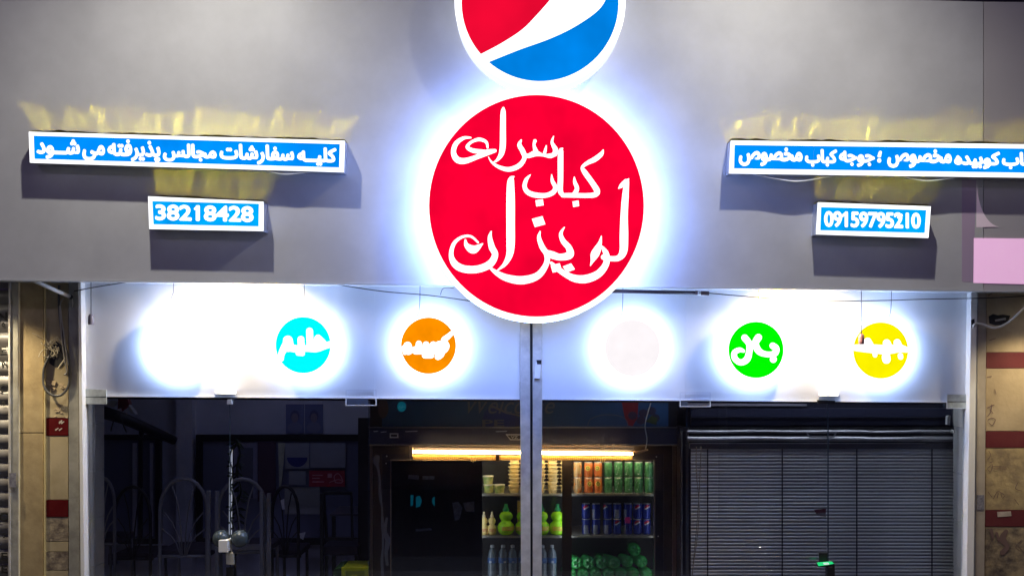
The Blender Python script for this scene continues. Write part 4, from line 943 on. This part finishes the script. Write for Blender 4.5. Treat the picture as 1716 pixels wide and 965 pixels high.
slab('lamp_strip', glow('fridge_lamp', (1, .74, .38), 30), rc(800, 762, 1090, 768), FY + .07, FY + .09, fr)  # added strip, hidden by the door frame, to light the goods
for xa, xb in ((944, 956), (1099, 1104), (797, 806)): slab('lamp_strip', glow('fridge_side_lamp', (.95, .95, .9), 6), rc(xa, 775, xb, 1100), FY + .047, FY + .052, fr)  # added upright strips, hidden by the stiles, to brighten the shelves
def shelf(x0, x1, y, lab='shelf'):
    z = W(0, y, FY + .09).z
    a, b = W(x0, y, FY + .09), W(x1, y, FY + .09)
    box('shelf', mat('shelf_wire', (.40, .38, .34), .35, .5), (a.x, FY + .09, z - .016), (b.x, Yk - .002, z), fr)
    return z
zs = [shelf(790, 958, 827), shelf(790, 958, 897)]; z3 = shelf(790, 958, 985)
zt = [shelf(950, 1110, 827), shelf(950, 1110, 897)]; z4 = shelf(950, 1110, 975)
GY = FY + .17       # where the goods stand

# warm tube hung in front of the fridge
tl = thing('fluorescent_tube', 'glowing warm tube lamp across the top of the fridge doors', 'lamp', W(875, 765, FY - .08))
YT = FY - .07
tube('glowing_tube', glow('warm_tube', (1, .62, .24), 60), [W(692, 756.5, YT), W(1060, 760, YT)], .011, tl, 16)
slab('batten', mat('batten_white', (.80, .60, .36), .4), [(690, 746.6), (1062, 750), (1062, 753), (690, 749.6)], YT - .01, YT + .028, tl)
slab('grille_backing', mat('amber_backing', (.48, .33, .10), .4), [(691, 762), (1060, 765), (1060, 771), (691, 770)], YT + .012, YT + .02, tl)
V, Fc = [], []
x = 692
while x < 1060:
    p = [W(x, 762.6 + (x - 692) * .006, YT + .006), W(x + 1, 762.6 + (x - 692) * .006, YT + .006), W(x + 1, 770, YT + .006), W(x, 770, YT + .006)]; n = len(V)
    V += p + [q + Vector((0, .006, 0)) for q in p]; Fc += [(n, n + 1, n + 2, n + 3), (n, n + 4, n + 5, n + 1), (n + 1, n + 5, n + 6, n + 2), (n, n + 3, n + 7, n + 4)]; x += 3.2
tag(meshobj('grille', V, Fc, mat('amber_fin', (.75, .52, .18), .35, .3), tl), kind='stuff')
for x in (793, 1010):
    brush('clip', [[(x - 10, 765, 1.6), (x - 5, 767, 2), (x - 3, 772, 2)], [(x + 10, 765, 1.6), (x + 5, 767, 2), (x + 3, 772, 2)], [(x, 765, 2), (x, 774, 2)]], ident, YT + .003, mat('amber_clip', (.80, .58, .22), .3), tl)
slab('bracket', mat('dark_bracket', (.16, .09, .05), .4), rc(831, 760, 837, 773), YT - .012, YT + .012, tl)
tube('end_cap', mat('copper_cap', (.50, .30, .14), .4), [W(1060, 759.5, YT), W(1072, 757, YT), W(1086, 753, YT)], [.014, .009, .006], tl, 8)
slab('end_cap', mat('pale_cap', (.7, .5, .3), .4), rc(686, 747, 691.5, 766), YT - .014, YT + .02, tl, .001)
cable('white_cable', mat('grey_white_cable', (.32, .34, .38), .5), [(1093, 668, FY - .03), (1086, 690, FY - .06), (1081, 712, FY - .07), (1084, 735, FY - .09), (1082, 752, FY - .08)], .004, 'white cable dangling from above to the warm tube lamp', 'cable')

# --- goods
def place(me_parts, name, label, cat, loc, group, rz=0, proto=None):
    if proto is None:
        t = thing(name, label, cat, loc, group)
        for nm, me in me_parts: link(nm, me, t)
    t.rotation_euler.z = rz; return t
def goods(name, parts, px, z, Y, label, cat, group, rz=0, rx=0):
    s = S(Y); t = thing(name, label, cat, Vector(((px - HX) * s, Y, z)), group); t.rotation_euler = (rx, 0, rz)
    for nm, me in parts: link(nm, me, t)
    return t
# soft drink cans
def can_mat(name, c, logo=None, c2=None):
    m = mat(name, c, .25, .2)
    nt = m.node_tree; b = nt.nodes['Principled BSDF']
    tc = nt.nodes.new('ShaderNodeTexCoord'); sp = nt.nodes.new('ShaderNodeSeparateXYZ'); nt.links.new(tc.outputs['Object'], sp.inputs[0])
    def mth(op, a, bb=None):
        n = nt.nodes.new('ShaderNodeMath'); n.operation = op
        for i, v in enumerate((a, bb)):
            if v is None: continue
            if isinstance(v, (int, float)): n.inputs[i].default_value = v
            else: nt.links.new(v, n.inputs[i])
        return n.outputs[0]
    def mix(f, a, bb):
        n = nt.nodes.new('ShaderNodeMixRGB'); nt.links.new(f, n.inputs[0])
        for i, v in ((1, a), (2, bb)):
            if isinstance(v, tuple): n.inputs[i].default_value = (*v, 1)
            else: nt.links.new(v, n.inputs[i])
        return n.outputs[0]
    X, Yc, Z = sp.outputs[0], sp.outputs[1], sp.outputs[2]
    if logo == 'globe':
        zz = mth('SUBTRACT', Z, .082); r = mth('SQRT', mth('ADD', mth('MULTIPLY', X, X), mth('MULTIPLY', zz, zz)))
        inside = mth('MULTIPLY', mth('LESS_THAN', r, .021), mth('LESS_THAN', Yc, 0))
        sw = mth('ADD', zz, mth('MULTIPLY', X, -.55))
        red = mth('GREATER_THAN', sw, .004); blue = mth('LESS_THAN', sw, -.006)
        cc = mix(red, (.75, .75, .78), (.55, .02, .05)); cc = mix(blue, cc, (.02, .06, .30))
        base = mix(inside, c, cc)
        # pale nutrition panel on the back of the can
        bk = mth('MULTIPLY', mth('LESS_THAN', mth('ABSOLUTE', mth('SUBTRACT', X, 0)), .016), mth('MULTIPLY', mth('GREATER_THAN', Yc, 0), mth('LESS_THAN', Z, .07)))
        base = mix(bk, base, (.35, .38, .50))
        nt.links.new(base, b.inputs['Base Color'])
    elif logo == 'fruit':
        zz = mth('SUBTRACT', Z, .068); r = mth('SQRT', mth('ADD', mth('MULTIPLY', X, X), mth('MULTIPLY', zz, zz)))
        f = mth('LESS_THAN', r, .019); base = mix(mth('GREATER_THAN', Z, .095), c, c2); base = mix(f, base, (.70, .50, .12))
        f2 = mth('LESS_THAN', mth('ABSOLUTE', mth('SUBTRACT', r, .010)), .003); base = mix(f2, base, (.18, .25, .03)); nt.links.new(base, b.inputs['Base Color'])
    elif logo == 'bands':
        nz = nt.nodes.new('ShaderNodeTexNoise'); nz.inputs['Scale'].default_value = 30; nt.links.new(tc.outputs['Object'], nz.inputs['Vector'])
        base = mix(mth('GREATER_THAN', nz.outputs['Fac'], .55), c, c2); nt.links.new(base, b.inputs['Base Color'])
    return m
cr_ = .0315
prof_body = [(.024, 0), (.029, .004), (cr_, .012), (cr_, .100), (.029, .108)]
me_top = local('lid', lathe([(.029, .108), (.0285, .112), (.0265, .112), (.026, .108)], 20), mat('can_lid', (.6, .6, .6), .3, .7))
def canset(m): return [('body', local('body', lathe(prof_body, 20), m)), ('lid', me_top)]
blue_f = canset(can_mat('blue_can', (.03, .05, .34), 'globe'))
orange_c = canset(can_mat('orange_can', (.62, .17, .04), 'fruit', (.50, .22, .10)))
peach_c = canset(can_mat('peach_can', (.50, .34, .16), 'bands', (.55, .22, .06)))
green_c = canset(can_mat('green_can', (.055, .20, .08), 'bands', (.10, .28, .12)))
def seven_mesh():
    v, f = text2d('7', .04); a0 = min(q[0] for q in v); a1 = max(q[0] for q in v); b1 = max(q[1] for q in v)
    vv = []
    for x, y, z in v:
        X = ((x - a0) / (a1 - a0) - .5) * .040 + (y / b1 - .5) * .01; X = max(-.027, min(.027, X)); vv.append((X, -math.sqrt((cr_ + .0006) ** 2 - X * X), .026 + y / b1 * .062))
    me = bpy.data.meshes.new('seven_mark'); me.from_pydata(vv, [], f); me.materials.append(mat('can_white', (.62, .66, .60), .4)); return me
seven = seven_mesh()
wd = ['first', 'second', 'third', 'fourth', 'fifth', 'sixth', 'seventh', 'eighth']
for row, nm in ((0, 'lower'), (1, 'upper')):
    for k, x in enumerate((968, 986, 1002)):
        goods('drink_can', peach_c if k == 0 else orange_c, x, zt[0] + row * .113, GY, ('pale peach can, leftmost in the %s row of the top can shelf' if k == 0 else ['', 'orange can beside the peach one, %s row', 'orange can beside the green ones, %s row'][k]) % nm, 'can', 'cans on the top right fridge shelf', random.uniform(-.3, .3))
    for k, x in enumerate((1019, 1036, 1053, 1070, 1087)):
        goods('drink_can', green_c + ([('seven_mark', seven)] if (k, row) not in ((0, 0), (0, 1), (4, 0)) else []), x, zt[0] + row * .113, GY, '%s green can from the orange ones, %s row' % (wd[k], nm), 'can', 'cans on the top right fridge shelf',
              [.9, .0, -.25, .35, -.9][k] if row else [-.9, -.15, .5, .0, .9][k])
    for k, x in enumerate((982, 999, 1018, 1034, 1052, 1068, 1083)):
        goods('drink_can', blue_f, x, zt[1] + row * .113, GY, '%s dark blue can from the left, %s row' % (wd[k], nm), 'can', 'blue cans on the middle right fridge shelf',
              ([3.1, 2.9, 2.7, .1, 2.0, -.1, .15] if not row else [.05, 2.1, -.8, 3.0, 2.2, .0, .15])[k])
tag(fl('price_sticker', mat('magenta_sticker', (.55, .03, .25), .5), [(1047, 866), (1056, 866), (1057, 876), (1047, 876)], GY - .036), None)
# tubs and yoghurt stacks
tub_me = [('cup', local('cup', lathe([(.030, 0), (.033, .003), (.038, .05), (.040, .054)], 22), mat('yellow_tub', (.80, .66, .22), .4, c2=(.20, .36, .08), nscale=25))), ('lid', local('lid', lathe([(.041, .054), (.042, .060), (.038, .062), (.001, .062)], 22), mat('tub_lid', (.72, .66, .48), .35)))]
for x, zo, l in ((819, 0, 'yellow tub, lower one of the pair on the top shelf'), (818, .0625, 'yellow tub, upper one of the pair on the top shelf'), (837, 0, 'yellow tub standing alone beside the pair on the top shelf')):
    goods('yellow_tub', tub_me, x, zs[0] + zo, GY, l, 'tub', 'yellow tubs on the top shelf', random.uniform(-1, 1))
yog_me = [('cup', local('cup', lathe([(.026, 0), (.030, .002), (.036, .021), (.045, .023), (.046, .025), (.044, .027), (.02, .0265)], 24), mat('cream_cup', (.86, .70, .36), .4)))]
for c, x in enumerate((864, 884, 906, 924, 950)[:5]):
    x = (862, 883, 905, 926, 948)[c]
    for k in range(9):
        goods('yoghurt_cup', yog_me, x + random.uniform(-.8, .8), zs[0] + k * .0272, GY - (.0 if c < 4 else .0), '%s cream cup up, in the %s' % ((wd + ['ninth'])[k], ['stack nearest the yellow tubs', 'stack hidden behind the left post', 'stack nearest right of the posts', 'fourth stack from the yellow tubs', 'stack behind the fridge mullion'][c]), 'yoghurt cup', 'stacked cream cups', random.uniform(0, 3))
# squeeze bottles in double-gourd shape
def gourd(sc_, m, mc, ml):
    p = [(.026, 0), (.038, .008), (.0475, .028), (.049, .045), (.043, .066), (.028, .082), (.025, .086), (.030, .092), (.038, .106), (.038, .120), (.030, .134), (.017, .142), (.015, .146)]
    body = local('body', lathe([(r * sc_[0], z * sc_[1]) for r, z in p], 28), m)
    cap = local('cap', lathe([(r * sc_[0], z * sc_[1]) for r, z in [(.017, .146), (.018, .149), (.018, .158), (.012, .165), (.010, .178), (.0095, .188), (.005, .190)]], 18), mc)
    lab = local('label', ([(math.sin(a) * .0497 * sc_[0], -math.cos(a) * .0497 * sc_[0], z * sc_[1]) for z in (.030, .055) for a in [(-8 + q) * .11 for q in range(17)]], [(q, q + 1, 18 + q, 17 + q) for q in range(16)]), ml)
    return [('body', body), ('cap', cap), ('label', lab)]
M_lime = mat('lime_juice', (.42, .92, .02), .25)
g1 = gourd((1.26, 1.17), M_lime, mat('green_cap', (.02, .28, .08), .35), mat('lime_label', (.62, .80, .08), .4, c2=(.75, .35, .05), nscale=70))
g2 = gourd((.70, .88), mat('yellow_bottle', (.88, .70, .26), .3), mat('cream_cap', (.75, .65, .42), .4), mat('yellow_label', (.82, .68, .30), .4, c2=(.6, .12, .05), nscale=90))
for x, l in ((848, 'bright green double-bulb bottle beside the yellow ones'), (877, 'green double-bulb bottle half hidden by the left post'), (907, 'green double-bulb bottle cut by the right post'), (934, 'green double-bulb bottle nearest the fridge mullion')):
    goods('squeeze_bottle', g1, x, zs[1], GY - .02, l, 'bottle', 'green juice bottles', random.uniform(-.5, .5))
for x, l in ((811, 'small yellow bulb bottle cut by the closed fridge door'), (824.5, 'small yellow bulb bottle beside the big green one')):
    goods('squeeze_bottle', g2, x, zs[1], GY - .03, l, 'bottle', 'small yellow juice bottles', random.uniform(-.5, .5))
tag(box('carton', mat('amber_carton', (.60, .36, .08), .5), tuple(W(867, 897, GY + .12)), tuple(W(873, 838, GY + .2))), 'amber carton corner behind the green bottles at the left post', 'carton')
# water bottles
wb = [('body', local('body', lathe([(.028, 0), (.033, .006), (.033, .05), (.031, .055), (.033, .06), (.033, .10), (.031, .106), (.033, .112), (.0325, .16), (.030, .185), (.020, .205), (.013, .216), (.013, .222)], 22), mat('clear_pet', (.16, .20, .24), .08, 0, spec=1))),
      ('label', local('label', lathe([(.0338, .112), (.0338, .150)], 22), mat('water_label', (.03, .12, .40), .4, c2=(.09, .16, .33), nscale=30))),
      ('cap', local('cap', lathe([(.0145, .222), (.0148, .226), (.0148, .238), (.012, .240)], 16), mat('white_cap', (.45, .48, .52), .4))),
      ('tag', local('tag', ([(-.010, -.0345, .114), (.008, -.0345, .114), (.008, -.0345, .128), (-.010, -.0345, .128)], [(0, 1, 2, 3)]), mat('tag_white', (.40, .45, .55), .5)))]
for x, l in ((825, 'water bottle nearest the closed fridge door'), (843, 'second water bottle from the closed fridge door'), (859, 'third water bottle from the closed fridge door'), (876, 'water bottle behind the left post'), (909, 'water bottle cut by the right post'), (925, 'water bottle nearest the fridge mullion')):
    goods('water_bottle', wb, x, W(0, 967, GY).z, GY - .01, l, 'bottle', 'water bottles on the third shelf', random.uniform(-.6, .6))
# green bottles lying with their bases to the front
base_prof = [(.001, -.006), (.012, -.004), (.020, -.012), (.032, -.010), (.042, .004), (.045, .02), (.045, .17), (.030, .22), (.014, .26), (.014, .28)]
vb, fb_ = lathe(base_prof, 30)
vb2 = []
for i, (x, y, z) in enumerate(vb):
    r = math.hypot(x, y); a = math.atan2(y, x); pet = (.006 * math.cos(5 * a)) if .01 < r < .04 and z < .01 else 0; vb2.append((x, y, z + pet))
gb = [('body', local('body', (vb2, fb_), mat('green_pet', (.05, .48, .10), .16, 0, spec=1)))]
zrow = W(0, 942, GY).z
for k, x in enumerate((967, 988, 1009, 1031, 1052, 1076)):
    goods('lying_bottle', gb, x, zrow, GY - .02 + (.05 if k > 3 else 0), '%s green bottle lying in the upper row, from the mullion' % wd[k], 'bottle', 'green bottles lying on the bottom shelf', random.uniform(0, .3), R(-90))
goods('lying_bottle', gb, 1064, W(0, 922, GY).z, GY + .02, 'green bottle lying alone on top of the pile', 'bottle', 'green bottles lying on the bottom shelf', 0, R(-90))
for k, x in enumerate((957, 978, 999, 1020, 1041, 1062, 1084)):
    goods('lying_bottle', gb, x, W(0, 962, GY).z, GY + .03, '%s green bottle lying in the lower row, from the mullion' % wd[k], 'bottle', 'green bottles lying on the bottom shelf', random.uniform(0, .3), R(-90))

# ------------------------------------------------------------------ right bay: second cabinet closed by a venetian blind
cab = thing('blind_cabinet', 'black cabinet with chrome top rail behind the right doors', 'cabinet', W(1385, 1200, .35))
M_cb = mat('cabinet_black', (.022, .022, .035), .3, .2)
slab('top_box', M_cb, rc(1150, 655, 1612, 716), .36, .95, cab, .004)
slab('ledge', mat('ledge_navy', (.035, .038, .07), .3, .2), rc(1158, 684, 1600, 699), .335, .359, cab, .002)
slab('ledge', mat('ledge_black', (.01, .01, .016), .3), rc(1158, 699.5, 1600, 702), .33, .359, cab)
slab('ledge', MATS['ledge_navy'], rc(1158, 703, 1600, 712), .34, .359, cab, .002)
slab('light_strip', mat('pale_gap', (.22, .21, .26), .4), rc(1145, 675, 1352, 680), .33, .355, cab)
slab('front_frame', M_cb, rc(1140, 716, 1158, 1190), .34, .9, cab)
slab('front_frame', M_cb, rc(1602, 716, 1612, 1190), .34, .9, cab)
slab('chrome_post', mat('chrome_post', (.50, .48, .46), .2, .8), rc(1141, 722, 1144, 1190), .325, .3395, cab)
slab('chrome_post', mat('grey_post', (.25, .26, .30), .25, .6), rc(1149, 720, 1154, 1190), .325, .3395, cab)
M_crm = mat('bent_chrome', (.34, .34, .36), .25, .35, bump=.25, bscale=6)
V = []
def rail(y0, y1, h0, Yf):
    n = 40; V = []
    for k in range(n + 1):
        x = 1152 + 450 * k / n; yy = y0 + .3 * math.sin(k * .5) + (.8 if 26 < k < 34 else 0); hh = h0 * (1 + .1 * math.sin(k * .37))
        for j, (dy, dz) in enumerate(((0, .02), (.3, .004), (.7, 0), (1, .012))): V.append(W(x, yy + hh * dy, Yf + dz))
    return meshobj('roller_rail', V, [(4 * k + j, 4 * k + j + 1, 4 * k + j + 5, 4 * k + j + 4) for k in range(n) for j in range(3)], M_crm, cab, True)
rail(720, 0, 5.5, .28); o = rail(730.5, 0, 9, .27); 
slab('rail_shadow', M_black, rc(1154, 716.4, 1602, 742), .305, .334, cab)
frame('handle', mat('handle_grey', (.30, .30, .33), .3, .5), [(1351, 724), (1403, 724), (1398, 733), (1356, 733)], [(1354, 725.5), (1400, 725.5), (1396, 731.5), (1358, 731.5)], .262, .268, cab)
bl = thing('venetian_blind', 'grey venetian blind with warm glints filling the right bay', 'blind', W(1378, 1180, .3))
slab('headrail', mat('headrail_grey', (.12, .12, .14), .3, .3), rc(1156, 743, 1600, 751.5), .29, .33, bl, .002)
M_bl = mat('blind_slat', (.80, .82, .82), .36, .15, noise=.15, nscale=3)
me0 = None; pitch = 5.62; y = 753.5; k = 0
a, b = W(1158, 0, .30).x, W(1598, 0, .30).x
while y < 1010:
    z = W(0, y, .30).z; jig = random.uniform(-.0006, .0006); h = pitch * S(.3)
    if me0 is None:
        prof = [(-.004, -.48 * h), (-.0085, -.30 * h), (-.0105, -.05 * h), (-.0085, .18 * h), (-.002, .36 * h)]
        v = []
        nx = 14
        for i in range(nx + 1):
            xx = (i / nx - .5) * (b - a)
            for yy, zz in prof: v.append((xx, yy, zz))
        me0 = bpy.data.meshes.new('slat'); me0.from_pydata(v, [], [(5 * i + j, 5 * i + j + 1, 5 * i + j + 6, 5 * i + j + 5) for i in range(nx) for j in range(4)]); me0.materials.append(M_bl)
        for p in me0.polygons: p.use_smooth = True
    o = bpy.data.objects.new('slat', me0); col.objects.link(o); o.parent = bl; o.location = Vector(((a + b) / 2, .315, z)) - bl.location
    o.rotation_euler = (random.uniform(-.13, .13), random.uniform(-.0014, .0014), 0)
    y += pitch; k += 1
for x in (1186, 1311, 1436, 1562): slab('ladder_tape', mat('ladder_cord', (.02, .02, .025), .6), rc(x - .9, 752, x + .9, 1020), .295, .300, bl)
slab('backing', mat('blind_backing', (.03, .03, .035), .6), rc(1157, 745, 1604, 1190), .345, .36, cab)
M_cord = mat('beige_cord', (.34, .30, .24), .7)
tube('pull_cord', M_cord, [W(x, y, .27) for x, y in cr([(1167, 748), (1167, 790), (1172, 850), (1168, 905), (1160, 960), (1159, 1000)], 4)], .003, bl, 5)
tube('pull_cord', M_cord, [W(x, y, .268) for x, y in cr([(1175, 748), (1172, 820), (1168, 880), (1164, 920), (1160, 965)], 4)], .003, bl, 5)
# small reddish and white sheets on the blind
t = thing('paper_bag', 'faint reddish and white paper stuck behind the right blind', 'paper', W(1375, 866, .29))
fl('sheet', mat('dim_red_paper', (.13, .035, .05), .6), [(1364, 854), (1384, 852), (1384, 858), (1368, 860)], .288, t)
fl('sheet', mat('dim_white_paper', (.26, .24, .25), .6), [(1366, 860), (1384, 858), (1384, 865), (1374, 864)], .2875, t)
# curtain-like pipes at the right end
M_pipe = mat('grey_pipe', (.34, .34, .33), .3, .3)
cbp = thing('drain_pipe', 'pale grey pipe running down beside the right jamb', 'pipe', W(1607, 1180, .22))
tube('pipe', M_pipe, [W(x, y, .22) for x, y in [(1594, 722), (1602, 724), (1607, 732), (1607, 760), (1606, 1180)]], [.012, .02, .022, .022, .022], cbp, 12)
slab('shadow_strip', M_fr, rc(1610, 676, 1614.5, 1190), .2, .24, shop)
cable('grey_cable', M_thin, [(1593, 676, .1), (1596, 690, .1), (1597, 712, .12), (1600, 724, .15)], .004, 'thin cable from the right patch fitting down to the pipe', 'cable')
tag(slab('sensor', MATS['dim_white'], [(1588, 697), (1593, 696), (1592, 712), (1587, 711)], .12, .15), 'small white sensor under the right patch fitting', 'sensor')
# card reader on a dark stand with a green lit top
t = thing('counter_display', 'small black stand with glowing green top, low in front of the blind', 'display', W(1385, 1000, -.1))
slab('upright', M_black, rc(1373, 926, 1387, 944), -.02, -.005, t)
slab('screen', mat('green_screen', (.02, .35, .12), .4, emit=(.02, .85, .25), es=.75), [(1369, 942), (1394, 940), (1398, 944), (1372, 948)], -.08, -.075, t)
slab('screen', mat('white_screen', (.7, .8, .75), .4, emit=(.8, 1, .9), es=.6), [(1379, 942.5), (1388, 942), (1390, 945), (1381, 945.6)], -.083, -.081, t)
slab('tray', M_black, [(1369, 944), (1398, 944), (1398, 948), (1372, 950)], -.074, -.04, t)
slab('post', M_black, [(1386, 946), (1399, 945), (1400, 1200), (1387, 1200)], -.07, -.03, t)
slab('badge', mat('badge_dim', (.12, .10, .10), .5), rc(1388, 947, 1395, 951), -.073, -.0705, t)
